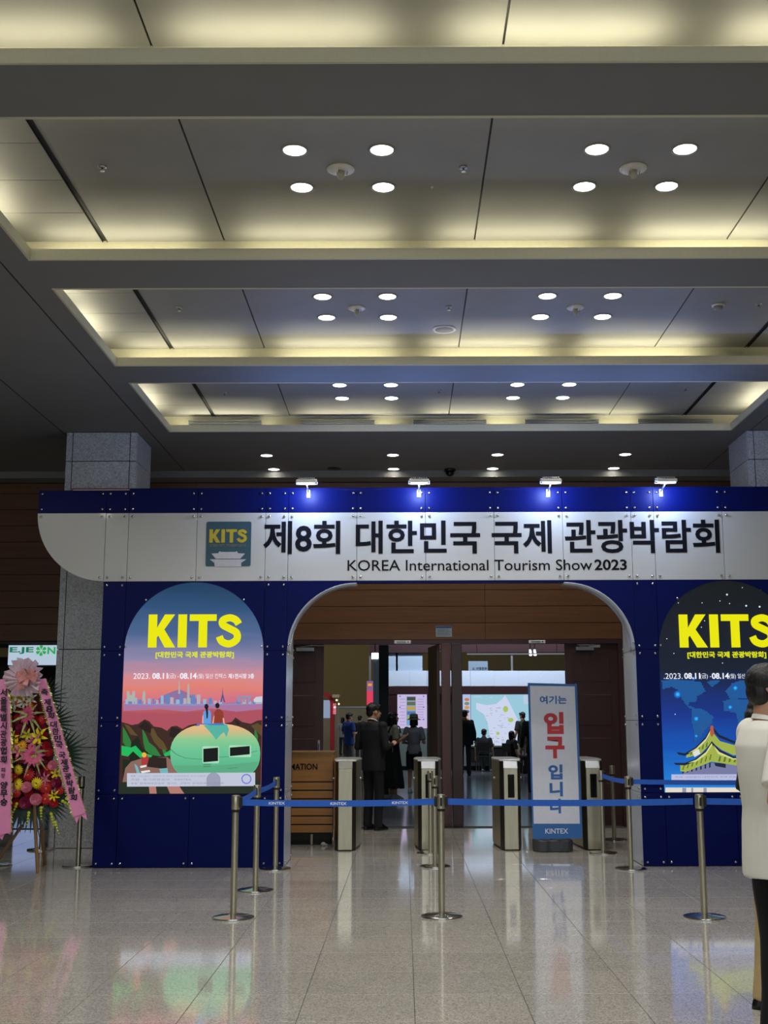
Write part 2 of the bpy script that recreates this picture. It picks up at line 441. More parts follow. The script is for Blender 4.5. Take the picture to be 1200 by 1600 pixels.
MB().lathe([(.062, 0), (.06, -.015), (.045, -.02)], n=20).build('base', M_WHITEP, t, True)
MB().lathe([(.045, -.02), (.042, -.045), (.02, -.052)], n=20).build('sensor_head', M_SOCKET, t, True)
x, y = ceil_at(675, 291, HU); t = thing('indicator_lamp', 'tiny pale indicator lamp on the nearest coffer panel', 'lamp', (x, y, HU))
MB().lathe([(.012, 0), (.01, -.012), (.004, -.016)], n=12).build('lens_cap', M_WHITEP, t, True)
x, y = ceil_at(703, 733, HC); t = thing('dome_camera', 'black dome camera under the low ceiling above the sign', 'camera', (x, y, HC))
MB().lathe([(.085, 0), (.085, -.03), (.07, -.035)], n=20).build('housing', M_DARKM, t, True)
MB().lathe([(.065, -.035), (.06, -.075), (.035, -.1), (.01, -.108)], n=20).build('dome', mat('black_glass', '#050506', .08), t, True)
x, y = ceil_at(522, 732, HC); t = thing('ceiling_speaker', 'dark round speaker in the low ceiling left of centre', 'speaker', (x, y, HC))
MB().lathe([(.10, 0), (.10, -.006), (.02, -.01)], n=24).build('grille', M_DARKM, t, True)

# ------------------------------------------------------------------ back wall, columns
YW = 17.4
DX0, DX1 = at(460, 1100, YW).x, at(975, 1100, YW).x      # wide double doorway
DZ = 2.66
wall = MB()
LX0, LX1 = -8.4, at(88, 1100, YW).x
wall.box(-16, LX0, YW + .03, YW + .35, 0, HC); wall.box(LX0, LX1, YW + .03, YW + .35, 2.64, HC); wall.box(LX1, DX0 - .45, YW + .03, YW + .35, 0, HC)
wall.box(DX0 - .45, DX1 + .05, YW + .03, YW + .35, DZ, HC); wall.box(DX1 + .05, 16, YW + .03, YW + .35, 0, HC)
wb = wall.build('wall_back', mat('wall_core', '#2c1c12', .7)); tag(wb, kind='structure')
PH = .244; z = DZ
while z < HC - .12:
    z1 = min(z + PH, HC - .11)
    for a, b in ((-8.6, -3.1), (-3.1, 1.2), (1.2, 8.0)):
        MB().box(a + .002, b - .002, YW, YW + .03, z + .004, z1 - .004).build('plank', M_WOOD if True else None, wb, bevel=.0015)
    z = z1 if z1 < HC - .12 else 99
z = DZ - PH
while z > -.2:
    for a, b in ((LX1, DX0 - .45), (DX1 + .05, 8.0)):
        MB().box(a + .002, b - .002, YW, YW + .03, max(z, .002) + .004, z + PH - .004).build('plank', M_WOOD, wb, bevel=.0015)
    z -= PH
wl = MB().box(-16.1, -16, -8, 17.4, 0, HC).build('wall_left', mat('side_wall', '#6d6862', .6)); tag(wl, kind='structure')
wr = MB().box(16, 16.1, -8, 17.4, 0, HC).build('wall_right', mat('side_wall', '#6d6862', .6)); tag(wr, kind='structure')

def column(x0, x1, y0, y1, name):
    t = MB().box(x0 + .02, x1 - .02, y0 + .02, y1 - .02, 0, HC - .001).build(name, M_GROUT); tag(t, kind='structure')
    sw = .085; g = .005; z0 = .0
    while z0 < HC - .05:
        z1 = min(z0 + 1.185, HC - .002)
        xs = (x0, x0 + sw, x1 - sw, x1)
        for a, b in zip(xs, xs[1:]):
            MB().box(a + g, b - g, y0, y0 + .02, z0 + g, z1 - g).build('stone_slab', M_COL, t, bevel=.002)
        for xa, xb in ((x0 - 0, x0 + .02), (x1 - .02, x1)):
            ysn = (y0 + .021, y0 + sw, y1 - sw, y1)
            for a, b in zip(ysn, ysn[1:]):
                MB().box(xa, xb, a + g, b - g, z0 + g, z1 - g).build('stone_slab', M_COL, t)
        z0 = z1
    return t
cA, cB = at(103.5, 690, 14.65).x, at(214, 690, 14.65).x
c1 = column(cA, cB, 14.65, 15.5, 'column_left')
rA = at(1170, 740, 14.65).x
c2 = column(rA, rA + (cB - cA), 14.65, 15.5, 'column_right')

# lit / printed sign fixed on the column, its top edge showing over the header
b0 = at(112, 763, 14.6); b1 = at(204, 763, 14.6)
t = thing('column_notice', 'white notice board with red border fixed high on left stone column', 'sign', ((b0.x + b1.x) / 2, 14.62, b0.z - .25))
w = (b1.x - b0.x) / 2
MB().box(-w, w, -.015, .015, -.25, .25).build('red_frame', mat('red_edge', '#a01828', .4), t)
MB().box(-w + .015, w - .015, -.018, -.014, -.235, .235).build('board', M_WHITEP, t)

# ------------------------------------------------------------------ entrance booth
YB = 12.7; MD = .745; MS = .248
J = at(665, 850, YB).x
JX = {'h0': J - 3*MD - MS - MD - MS - MD}
xs_h = [J - 3*MD - 2*MS - 2*MD + 0, ]
# header joints from left: quarter round, small, two wide, small, five wide, small, two wide, small
seq = [MD, MS, MD, MD, MS, MD, MD, MD, MD, MD, MS, MD, MD, MS]
start = J - (MD + MS + MD + MD + MS + MD + MD)
hx = [start]
for w_ in seq: hx.append(hx[-1] + w_)
booth = thing('entrance_booth', 'dark blue modular entrance booth with long white header and arched gateway', 'booth', (0, 0, 0))
BOLT = MB().lathe([(.013, 0), (.014, -.010), (.010, -.016), (.003, -.018)], n=10)
bolt_me = BOLT.mesh('bolt', M_CHROME, True)
bolt_me.transform(Matrix.Rotation(-PI / 2, 4, 'X'))
def fix_bolts(p, pts, y):
    for x, z in pts: link('bolt', bolt_me, p, (x, y - .001, z))
G = .0022; TH = .02
def panel(x0, x1, z0, z1, m, y=YB, corners=(1, 1, 1, 1)):
    o = MB().box(x0 + G, x1 - G, y, y + TH, z0 + G, z1 - G).build('panel', m, booth, bevel=.0012)
    i = .042; C4 = ((x0 + i, z0 + i), (x1 - i, z0 + i), (x0 + i, z1 - i), (x1 - i, z1 - i))
    fix_bolts(o, [c for c, k in zip(C4, corners) if k], y + .019 - .02)
    return o
def arc(cx, cz, r, a0, a1, n=16, rz=None):
    rz = r if rz is None else rz
    return [(cx + r * math.cos(math.radians(a0 + (a1 - a0) * i / n)), cz + rz * math.sin(math.radians(a0 + (a1 - a0) * i / n))) for i in range(n + 1)]
Z1, Z2, Z3, Z4, Z5 = .744, 1.49, 2.235, 2.98, 3.73
ZT = 3.985
# header
for i in range(len(seq)):
    panel(hx[i], hx[i + 1], Z5, ZT, M_NAVY)
    if i > 0: panel(hx[i], hx[i + 1], Z4, Z5, M_SIGNW)
x0 = hx[0]; r = MD - G
p = MB().prism([(x0 + G, Z5 - G)] + arc(x0 + MD - G, Z5 - G, r, 180, 270) + [(x0 + MD - G, Z5 - G)], YB, YB + TH).build('panel', M_SIGNW, booth)
p['label'] = 'white end panel rounded off at its lower left'
fix_bolts(p, [(x0 + .042, Z5 - .042), (x0 + MD - .042, Z5 - .042), (x0 + MD - .042, Z4 + .042)], YB - .001)
# header body behind
hb = MB(); hb.box(x0 + .03, hx[-1], YB + TH, YB + TH + .04, Z5 - .02, Z5 + .02); hb.box(x0 + .03, hx[-1], YB + TH, YB + .16, ZT - .03, ZT)
hb.box(x0 + MD, hx[-1], YB + TH, YB + .06, Z4, Z4 + .04)
hb.build('header_rail', M_DARKM, booth)
MB().box(hx[2], hx[-1], YB + .02, YB + .74, ZT - .012, ZT + .022).build('roof_cap', M_NAVY, booth)
MB().box(x0 + .75, hx[-1], YB + .06, YB + .08, Z4 + .02, ZT - .02).build('back_board', M_DARKM, booth)
# left and right walls
def wall_section(i0, mirror, poster_off):
    a, b, c, d, e = hx[i0], hx[i0 + 1], hx[i0 + 2], hx[i0 + 3], hx[i0 + 4]
    for (u, v) in ((a, b), (d, e)):
        rows = (0, Z1, Z2, Z3, Z4)
        for z0, z1 in zip(rows, rows[1:]):
            panel(u, v, max(z0, .004), z1, M_NAVY)
    panel(b, c, .004, Z1, M_NAVY); panel(c, d, .004, Z1, M_NAVY)
    # spandrels above the rounded screen
    top = Z4 - .008; rr = top - Z3
    n = 18
    L = arc(c, Z3, MD, 180, 90, n, rr)
    pts = [(b + G, Z3 + G)] + L + [(c - G, Z4 - G), (b + G, Z4 - G)]
    o = MB().prism([(max(x, b + G), z) for x, z in pts], YB, YB + TH).build('panel', M_NAVY, booth)
    o['label'] = 'blue corner panel cut to a quarter arch'
    R_ = arc(c, Z3, MD, 90, 0, n, rr)
    pts = [(c + G, Z4 - G)] + R_ + [(d - G, Z3 + G), (d - G, Z4 - G)]
    o2 = MB().prism([(min(max(x, c + G), d - G), z) for x, z in pts], YB, YB + TH).build('panel', M_NAVY, booth)
    o2['label'] = 'blue corner panel cut to a quarter arch'
    fix_bolts(o, [(b + .02, Z3 + .042), (b + .22, Z4 - .2 + .0), (c - .042, Z4 - .01)][:2], YB - .001)
    fix_bolts(o2, [(d - .02, Z3 + .042), (d - .22, Z4 - .2)], YB - .001)
    return b, c, d
LB, LC, LD = wall_section(1, False, 0)
RB, RC, RD = wall_section(10, False, 0)
AX0, AX1 = hx[5], hx[10]     # arch opening
# corner pieces of the gateway
n = 20
ZTP = Z4 - .02
for (cx, a0, a1, s) in ((AX0 + MD, 180, 90, 0), (AX1 - MD, 90, 0, 1)):
    L = arc(cx, Z3, MD, a0, a1, n, ZTP - Z3)
    if s == 0: pts = L + [(cx, Z4 - G), (AX0, Z4 - G)]
    else: pts = [(cx, Z4 - G)] + L + [(AX1, Z4 - G)]
    o = MB().prism(pts, YB, YB + TH).build('panel', M_NAVY, booth); o['label'] = 'blue gateway corner cut to a quarter arch'
    fix_bolts(o, [((AX0 + .022) if s == 0 else (AX1 - .022), Z3 + .042 + .02)], YB - .001)
    # soffit strip of the arch
    Ls = arc(cx, Z3, MD - .004, a0, a1, n, ZTP - Z3)
    m_ = MB(); A = [(x, YB + .0, z) for x, z in Ls]; B = [(x, YB + .30, z) for x, z in Ls]
    m_.band(A, B); o = m_.build('arch_soffit', mat('reveal_white', '#b4b9c2', .22, grain=.02), booth, True)
    sm_ = o.modifiers.new('s', 'SOLIDIFY'); sm_.thickness = .012
MB().box(AX0 + MD, AX1 - MD, YB, YB + .12, ZTP - .001, Z4 - G).build('arch_soffit', M_NAVY, booth)
# reveal walls
M_REV = mat('reveal_white', '#b4b9c2', .22)
for x, s in ((AX0, 1), (AX1, -1)):
    for z0, z1 in ((.004, Z1), (Z1, Z2), (Z2, Z3), (Z3, Z4)):
        o = MB().box(min(x, x - s * .018), max(x, x - s * .018), YB + .024, YB + MD, z0 + G, z1 - G).build('reveal_panel', M_REV, booth, bevel=.001)
        for yy in (YB + .06, YB + MD - .05):
            for zz in (z0 + .045, z1 - .045):
                q = link('bolt', bolt_me, o, (x + s * .001, yy, zz)); q.rotation_euler = (0, 0, s * PI / 2 )
# rear frame posts
for x in (hx[1], hx[2], hx[4], hx[5] - .04, AX1 + .0, hx[11], hx[13]): MB().box(x, x + .04, YB + MD, YB + MD + .04, 0, ZT - .012).build('rear_post', M_DARKM, booth)
for a, b in ((hx[1], AX0), (AX1, hx[-1])): MB().box(a, b, YB + MD - .02, YB + MD, .004, Z4).build('rear_board', M_DARKM, booth)
MB().box(hx[1], hx[1] + .02, YB + .024, YB + MD - .021, .004, Z4).build('side_panel', M_NAVY, booth)

# header lettering
YT = YB - .001
text('제8회 대한민국 국제 관광박람회', pbox(411, 812, 1123, 866, YB), YT, M_INK, booth, weight=.022, depth=.003)
text('KOREA International Tourism Show', pbox(543, 874, 925, 892, YB), YT, M_INK, booth, weight=.004, depth=.003)
text('2023', pbox(929, 874, 979, 891, YB), YT, M_INK, booth, weight=.022, depth=.003)
# small square emblem
e = pbox(321, 815, 393, 885, YB)
def rrect(x0, z0, x1, z1, r, n=5):
    P = []
    for cx, cz, a in ((x1 - r, z1 - r, 0), (x0 + r, z1 - r, 90), (x0 + r, z0 + r, 180), (x1 - r, z0 + r, 270)): P += arc(cx, cz, r, a, a + 90, n)
    return P
emb = MB().prism(rrect(e[0], e[1], e[2], e[3], .02), YT - .002, YT).build('emblem', M_TEAL, booth)
wordmark(pbox(327, 827, 387, 848, YB), YT - .004, YT - .002).build('emblem_wordmark', M_YEL, emb)
text("KOREA INT'L TOURISM SHOW", pbox(328, 850, 385, 854.5, YB), YT - .003, mat('dull_gold', '#7d8058', .4), emb, name='emblem_text', depth=.001)
CLAMP = [-99, 99, -99]
def ppoly(pts, Y, y0, y1, mb=None):
    mb = mb or MB(); Q = []
    for x, y in pts:
        p = at(x, y, Y); q = (min(max(p.x, CLAMP[0]), CLAMP[1]), max(p.z, CLAMP[2]))
        if not Q or (abs(q[0] - Q[-1][0]) + abs(q[1] - Q[-1][1])) > 1e-6: Q.append(q)
    if len(Q) > 2: mb.prism(Q, y0, y1)
    return mb
mp = ppoly([(330.5,865),(341,864.5),(343.5,861),(345,862.5),(368,862.5),(370,861),(372,864.5),(383,865),(375.5,873),(337,873)], YB, YT - .004, YT - .002)
ppoly([(328,874),(385,874),(377,879.5),(377,885.3),(335.5,885.3),(335,879.5)], YB, YT - .004, YT - .002, mp)
mp.build('emblem_gate', mat('emblem_white', '#c9c6cc', .4), emb)

# ------------------------------------------------------------------ illuminated screens
_em = {}
def em(h, s=.9):
    s = s * 1.12
    k = 'screen_' + h + str(s)
    return mat(k, h, .4, grain=0, emit=s, spec=.1)
def ramp_screen(key, stops, z0, z1, s=1.0):
    m = bpy.data.materials.new(key); m.use_nodes = True; nt = m.node_tree; b = nt.nodes['Principled BSDF']
    b.inputs['Base Color'].default_value = (.01, .01, .01, 1); b.inputs['Roughness'].default_value = .4; b.inputs['Specular IOR Level'].default_value = .1
    g = nd(nt, 'ShaderNodeNewGeometry'); sp = nd(nt, 'ShaderNodeSeparateXYZ'); mr = nd(nt, 'ShaderNodeMapRange')
    mr.inputs[1].default_value = z0; mr.inputs[2].default_value = z1
    no = nd(nt, 'ShaderNodeTexNoise'); no.inputs['Scale'].default_value = 1.0; mpg = nd(nt, 'ShaderNodeMapping'); mpg.inputs['Scale'].default_value = (1.2, 1, 7)
    nt.links.new(g.outputs['Position'], mpg.inputs[0]); nt.links.new(mpg.outputs[0], no.inputs[0])
    nt.links.new(g.outputs['Position'], sp.inputs[0]); nt.links.new(sp.outputs[2], mr.inputs[0])
    ad = nd(nt, 'ShaderNodeMath', operation='MULTIPLY_ADD'); ad.inputs[1].default_value = .10; nt.links.new(no.outputs[0], ad.inputs[0]); nt.links.new(mr.outputs[0], ad.inputs[2])
    sb = nd(nt, 'ShaderNodeMath', operation='SUBTRACT'); sb.inputs[1].default_value = .05; nt.links.new(ad.outputs[0], sb.inputs[0])
    rp = nd(nt, 'ShaderNodeValToRGB'); el = rp.color_ramp.elements
    el[0].position = stops[0][0]; el[0].color = lin(stops[0][1]); el[1].position = stops[-1][0]; el[1].color = lin(stops[-1][1])
    for p_, c in stops[1:-1]: x = el.new(p_); x.color = lin(c)
    nt.links.new(sb.outputs[0], rp.inputs[0]); nt.links.new(rp.outputs[0], b.inputs['Emission Color']); b.inputs['Emission Strength'].default_value = s
    return m
YP = YB + .006
def screen_outline(b, d):
    c = (b + d) / 2; top = Z4 - .008
    return [(b + .003, Z1 + .004)] + arc(c, Z3, MD - .003, 180, 0, 32, top - Z3 - .002) + [(d - .003, Z1 + .004)]
SK = 1   # layer counter

class Art:
    """flat print on a screen: each colour area is its own thin layer"""
    def __init__(s, root, Y): s.root = root; s.Y = Y; s.k = 0
    def poly(s, name, polys, color, st=.9):
        s.k += 1; y = s.Y - .0006 * s.k; m = color if not isinstance(color, str) else em(color, st)
        if len(polys) <= 9:
            for P in polys: o = ppoly(P, YB, y - .0004, y).build(name, m, s.root)
            return o
        mb = MB()
        for P in polys: ppoly(P, YB, y - .0004, y, mb)
        return tag(mb.build(name, m, s.root), kind='stuff')

# left screen: dusk city and green caravan
sc1 = thing('poster_screen', 'arched backlit poster of a green caravan and pink dusk skyline', 'poster', (0, 0, 0), 0, 'arched backlit posters')
zz = lambda py: (at(300, py, YB).z - Z1) / (Z4 - Z1)
MB().prism(screen_outline(LB, LD), YP, YP + .03).build('picture', ramp_screen('dusk_sky', [(0, '#b4525c'), (zz(1118), '#ab4f5e'), (zz(1100), '#c4655f'), (zz(1095), '#cf6f86'), (zz(1072), '#e08072'), (zz(1055), '#cf8a94'), (zz(1030), '#8c86a8'), (zz(990), '#4c658f'), (zz(950), '#2d5078'), (1, '#1d3c5c')], Z1, Z4), sc1)
CLAMP[:] = [LB + .003, LD - .003, Z1 + .004]
A = Art(sc1, YP)
def blob(cx, cy, rx, ry, n=20, a0=0, a1=360): return [(cx + rx * math.cos(math.radians(a0 + (a1 - a0) * i / n)), cy + ry * math.sin(math.radians(a0 + (a1 - a0) * i / n))) for i in range(n)]
A.poly('cloud_band', [[(193,1102),(230,1098),(260,1101),(300,1097),(330,1101),(370,1096),(411,1101),(411,1108),(370,1112),(330,1107),(290,1112),(250,1108),(193,1111)]], '#a8749e')
A.poly('river_shore', [[(193,1098),(240,1100),(300,1099),(360,1100),(411,1097),(411,1100),(300,1103),(193,1101)]], '#8a8cc0')
A.poly('far_hill', [[(240,1098),(252,1088),(268,1081),(280,1077),(292,1082),(308,1092),(318,1099)]], '#8d6f9c')
tw = []
random.seed(3)
xx = 196
while xx < 410:
    w_ = random.uniform(3, 6); h_ = random.uniform(5, 15) if 240 < xx < 320 else random.uniform(3, 9)
    if not (345 < xx < 368): tw.append([(xx, 1100), (xx, 1099 - h_), (xx + w_, 1099 - h_), (xx + w_, 1100)])
    xx += w_ + random.uniform(0, 4)
A.poly('skyline', tw[::3], '#8fb3d4'); A.poly('skyline', tw[1::3], '#5c86bd'); A.poly('skyline', tw[2::3], '#b4a9b8')
A.poly('tower', [[(278.5,1084),(279.5,1063),(280.5,1063),(281.5,1084)], [(292,1099),(293,1070),(294.3,1068),(295.5,1070),(296.5,1099)], [(198,1096),(198,1080),(202,1080),(203,1086),(206,1086),(207,1080),(211,1080),(211,1096)],
       [(222,1095),(223,1082),(225,1079),(227,1082),(227,1095)]], '#a9b0a8')
A.poly('eiffel_tower', [[(344,1097),(347,1085),(347.8,1073),(348.6,1085),(352,1097),(349.5,1097),(348,1090),(346.5,1097)]], '#5a5088')
A.poly('skyline_hotel', [[(368,1088),(392,1087),(393,1089),(391,1089.5),(391,1097),(387,1097),(387,1090),(383,1090),(383,1097),(379,1097),(379,1090),(375,1090),(375,1097),(371.5,1097),(371.5,1090),(369,1089.6)]], '#8a90b4')
A.poly('skyline_hall', [[(396,1093),(400,1089),(411,1088),(411,1097),(397,1097)]], '#c9cdd8')
A.poly('dark_mountains', [[(184,1241),(184,1128),(200,1131),(206,1133),(216,1131),(226,1124),(233,1127),(240,1135),(252,1137),(261,1142),(268,1135),(276,1134),(285,1139),(296,1133),(306,1131),(316,1134),(340,1133),(362,1128),(368,1121),(378,1128),(392,1131),(402,1126),(416,1125),(416,1241)]], '#3c2620')
A.poly('green_slope', [[(192,1135),(197,1143),(203,1155),(208,1168),(213,1180),(205,1176),(196,1165),(192,1160)], [(222,1137),(228,1148),(233,1160),(243,1168),(252,1182),(240,1180),(228,1176),(224,1160)],
      [(251,1162),(258,1170),(262,1180),(256,1180)], [(398,1135),(403,1150),(402,1165),(397,1160)]], '#2c7a38')
A.poly('black_slope', [[(205,1160),(216,1150),(222,1168),(236,1180),(262,1184),(266,1200),(262,1215),(192,1215),(192,1186),(202,1188)]], '#182418')
A.poly('olive_ridge', [[(232,1140),(240,1138),(246,1150),(256,1160),(262,1172),(250,1170),(240,1158)], [(284,1146),(292,1138),(300,1140),(292,1150),(280,1158)], [(194,1131),(202,1134),(212,1146),(216,1150),(204,1148)], [(392,1134),(402,1130),(411,1134),(411,1150),(404,1146)]], '#5a4a28')
A.poly('dark_ridge', [[(226,1126),(236,1134),(236,1146),(226,1142),(216,1136)], [(268,1136),(282,1140),(276,1154),(264,1150)], [(300,1134),(312,1136),(300,1146)], [(366,1124),(376,1130),(372,1134)]], '#281a1a')
A.poly('bright_ledge', [[(190,1165),(205,1168),(212,1165),(222,1176),(238,1180),(236,1184),(219,1184),(208,1174),(200,1182),(190,1180)], [(256,1178),(266,1172),(266,1180),(258,1182)]], '#20b45c')
A.poly('camp_ground', [[(188,1240),(196,1200),(205,1190),(225,1184),(262,1183),(280,1200),(300,1225),(303,1240)]], '#8a665c')
A.poly('camp_shade', [[(232,1183),(260,1184),(261,1202),(230,1198)]], '#2a201c')
A.poly('dark_ground', [[(180,1241),(180,1222),(416,1218),(416,1241)]], '#202c24')
A.poly('path_strip', [[(234,1240),(232,1222),(243,1222),(245,1240)], [(266,1240),(258,1222),(276,1222),(288,1240)]], '#b07a70')
A.poly('tent', [[(221,1183),(229,1178),(233,1184),(230,1196),(221,1195)]], '#a83838')
A.poly('lantern', [blob(225.5, 1179.5, 3.6, 4)], '#e8b43c')
A.poly('camp_table', [[(219,1197),(229,1195),(229,1198),(220,1200)], [(220,1205),(234,1203),(235,1206),(222,1208)]], '#dfe3e0')
A.poly('camp_chair', [[(210,1193),(215,1197),(219,1208),(214,1208)], [(249,1201),(262,1200),(263,1208),(251,1208)]], '#74b2b8')
def superell(cx, cy, rx, ry, p, n=40):
    P = []
    for i in range(n):
        t = 2 * PI * i / n; c, s_ = math.cos(t), math.sin(t)
        P.append((cx + rx * math.copysign(abs(c) ** (2 / p), c), cy + ry * math.copysign(abs(s_) ** (2 / p), s_)))
    return P
zc = lambda py: (at(300, py, YB).z - at(300, 1224, YB).z) / (at(300, 1130, YB).z - at(300, 1224, YB).z)
car = ramp_screen('caravan_paint', [(0, '#479a74'), (zc(1200), '#57b488'), (zc(1170), '#6cc394'), (zc(1155), '#8cc890'), (zc(1143), '#d0b884'), (1, '#ecba80')], at(300, 1224, YB).z, at(300, 1130, YB).z, 1.0)
A.poly('caravan_body', [superell(336.5, 1177.5, 70.3, 47, 2.35)], car)
A.poly('caravan_belly', [[(271,1196),(300,1196),(340,1196),(404,1190),(400,1200),(390,1209),(375,1216),(290,1214),(278,1206)]], '#58a880')
A.poly('caravan_line', [[(267,1172),(275,1179),(290,1185),(316,1187),(316,1186),(290,1184),(276,1178),(267,1170)], [(342,1183.5),(358,1182.5),(358,1181.5),(342,1182.5)], [(392,1176),(402,1174),(402,1173),(392,1175)]], '#4a9070')
A.poly('caravan_shadow', [[(318,1133),(355,1132),(358,1140),(354,1152),(350,1144),(345,1148),(338,1156),(332,1148),(325,1140)]], '#54b0a0')
A.poly('caravan_window', [rrect(316.5, 1166, 342.5, 1192.5, 2), rrect(358, 1164.5, 392.5, 1183, 2)], '#a8dcb8')
A.poly('caravan_glass', [[(318,1170),(341,1168),(341,1189),(318,1191)], [(359.5,1168),(390.5,1165.5),(390.5,1178.5),(359.5,1181.5)]], '#0e1412')
A.poly('caravan_vent', [[(318,1194),(330,1193.5),(330,1195),(318,1195.5)], [(318,1197),(330,1196.5),(330,1198),(318,1198.5)], [(356,1200),(371,1199),(371,1200),(356,1201)]], '#478c68')
A.poly('seated_couple_legs', [[(316,1132),(316,1130),(330,1130),(350,1129),(351,1133),(330,1133)], [(305,1135),(309,1131),(313,1131),(312,1134)]], '#4a78b8')
A.poly('woman_top', [[(317.5,1131),(318,1113),(321,1110),(328,1110),(330,1114),(330,1131)]], '#5c9cdc')
A.poly('man_top', [[(334.5,1130),(335,1113),(339,1108),(344,1108),(349,1112),(349.5,1123),(347,1130)]], '#8c3a28')
A.poly('bare_arm', [[(316,1130),(316.5,1120),(318,1116),(318.5,1130)], [(332,1130),(334.5,1118),(335.5,1119),(334,1131)], [(348,1122),(350.5,1122),(351.5,1131),(349.5,1131)]], '#e0a890')
A.poly('poster_hair', [blob(323, 1104, 3.2, 4.2), [(321.5,1106),(325,1106),(325.5,1114),(325,1122),(323,1123),(322.5,1114)], blob(340, 1102.5, 3.4, 4.3)], '#20141c')
A.poly('info_strip', [[(199,1208),(399,1207),(399,1228),(199,1229)]], '#bfc4d6')
A.poly('faded_wheel', [blob(334, 1218, 11, 11, 24, 180, 360) + [(345,1228),(323,1228)]], '#9a9cb4')
text('주최', pbox(205, 1211, 212, 1214, YB), YP - .03, em('#6c6c90'), sc1, 'small_print', depth=.0004)
text('주관  경기관광공사   KINTEX', pbox(205, 1216, 300, 1219.5, YB), YP - .03, em('#8488a8'), sc1, 'small_print', depth=.0004)
text('후원  문화체육관광부  경기도  고양시  한국관광협회중앙회', pbox(205, 1222, 350, 1225.5, YB), YP - .03, em('#8488a8'), sc1, 'small_print', depth=.0004)
text('사단법인  대한민국 국제 관광박람회 조직위원회', pbox(216, 1211, 322, 1214, YB), YP - .03, em('#9498b4'), sc1, 'small_print', depth=.0004)
m_ = MB(); stroke(m_, [(at(x, y, YB).x, at(x, y, YB).z) for x, y in blob(385.5, 1217, 7, 7, 24)], .012, YP - .03, YP - .0296, True); m_.build('round_seal', em('#6c7ce0'), sc1)
def poster_text(root, x0, dx):
    q = lambda a, b, c, d: pbox(a + dx, b, c + dx, d, YB)
    Y0_ = YP - .028
    wordmark(q(231.5, 960, 380, 1012), Y0_ - .0006, Y0_).build('wordmark', em('#e3e000', .95), root)
    text('[대한민국 국제 관광박람회]', q(243.5, 1018, 366, 1029.5), Y0_, em('#d9de10', .95), root, 'poster_title', weight=.035, depth=.0004)
    w_ = em('#e8eaf6', .95)
    text('2023.', q(209, 1052, 235.5, 1061), Y0_, w_, root, 'poster_date', depth=.0004)
    text('08.11', q(238.5, 1051.5, 263, 1061), Y0_, w_, root, 'poster_date', weight=.03, depth=.0004)
    text('(금) -', q(263.5, 1052.5, 280, 1061.5), Y0_, w_, root, 'poster_date', depth=.0004)
    text('08.14', q(281.5, 1051.5, 308, 1061), Y0_, w_, root, 'poster_date', weight=.03, depth=.0004)
    text('(월) 일산 킨텍스', q(309, 1052.5, 354.5, 1061.5), Y0_, w_, root, 'poster_date', depth=.0004)
    text('제1전시장 3층', q(357, 1052.5, 397.5, 1060.5), Y0_, w_, root, 'poster_date', weight=.02, depth=.0004)
poster_text(sc1, 0, 0)

# right screen: night sky, dotted world map, palace gate
sc2 = thing('poster_screen', 'arched backlit poster of a palace gate under a dotted world map at night', 'poster', (0, 0, 0), 0, 'arched backlit posters')
MB().prism(screen_outline(RB, RD), YP, YP + .03).build('picture', ramp_screen('night_sky', [(0, '#2a86d8'), (zz(1215), '#1f78d0'), (zz(1170), '#0f54b4'), (zz(1120), '#14348a'), (zz(1075), '#152858'), (zz(1050), '#141e30'), (1, '#121618')], Z1, Z4), sc2)
CLAMP[:] = [RB + .003, RD - .003, Z1 + .004]
A = Art(sc2, YP)
lands = [[(1034,1064),(1045,1062),(1062,1062),(1080,1063),(1095,1066),(1103,1080),(1090,1088),(1087,1098),(1078,1096),(1076,1102),(1085,1106),(1078,1108),(1070,1098),(1063,1088),(1060,1078),(1050,1073),(1036,1077)],
         [(1082,1106),(1098,1108),(1106,1113),(1115,1120),(1112,1132),(1103,1140),(1098,1148),(1090,1158),(1084,1160),(1086,1145),(1081,1128)],
         [(1105,1065),(1120,1062),(1126,1064),(1112,1074)], [(1134,1080),(1144,1068),(1155,1064),(1180,1062),(1215,1066),(1250,1070),(1240,1100),(1215,1112),(1190,1100),(1170,1092),(1140,1090)],
         [(1130,1096),(1145,1091),(1170,1094),(1182,1106),(1172,1125),(1162,1135),(1154,1132),(1150,1114),(1132,1110)], [(1215,1125),(1240,1122),(1248,1135),(1225,1142)]]
def inside(p, P):
    c = False; j = len(P) - 1
    for i in range(len(P)):
        if (P[i][1] > p[1]) != (P[j][1] > p[1]) and p[0] < (P[j][0] - P[i][0]) * (p[1] - P[i][1]) / (P[j][1] - P[i][1]) + P[i][0]: c = not c
        j = i
    return c
A.poly('map_land', lands, '#153f78')
A.k += 1; dots = MB(); y_ = YP - .0006 * A.k; yy = 1060
while yy < 1162:
    xx = 1034
    while xx < 1250:
        if any(inside((xx, yy), P) for P in lands):
            c = at(xx, yy, YB); h_ = .0052; v = [dots.b.verts.new((c.x + a, y_, c.z + b)) for a, b in ((-h_, -h_), (h_, -h_), (h_, h_), (-h_, h_))]; dots.b.faces.new(v)
        xx += 2.0
    yy += 2.0
tag(dots.build('map_dots', em('#2263a6'), sc2), kind='stuff')
for k_, (rr_, cc) in enumerate(((6, '#155aa8'), (4.2, '#187cd0'), (2.6, '#35b0f4'))):
    A.poly('map_glow', [blob(cx, cy, rr_ * s_, rr_ * s_) for cx, cy, s_ in ((1059, 1085, 1), (1088, 1123, .8), (1149, 1075, .8), (1141, 1105, .7), (1088, 1150, .5), (1084, 1060, .45))], cc)
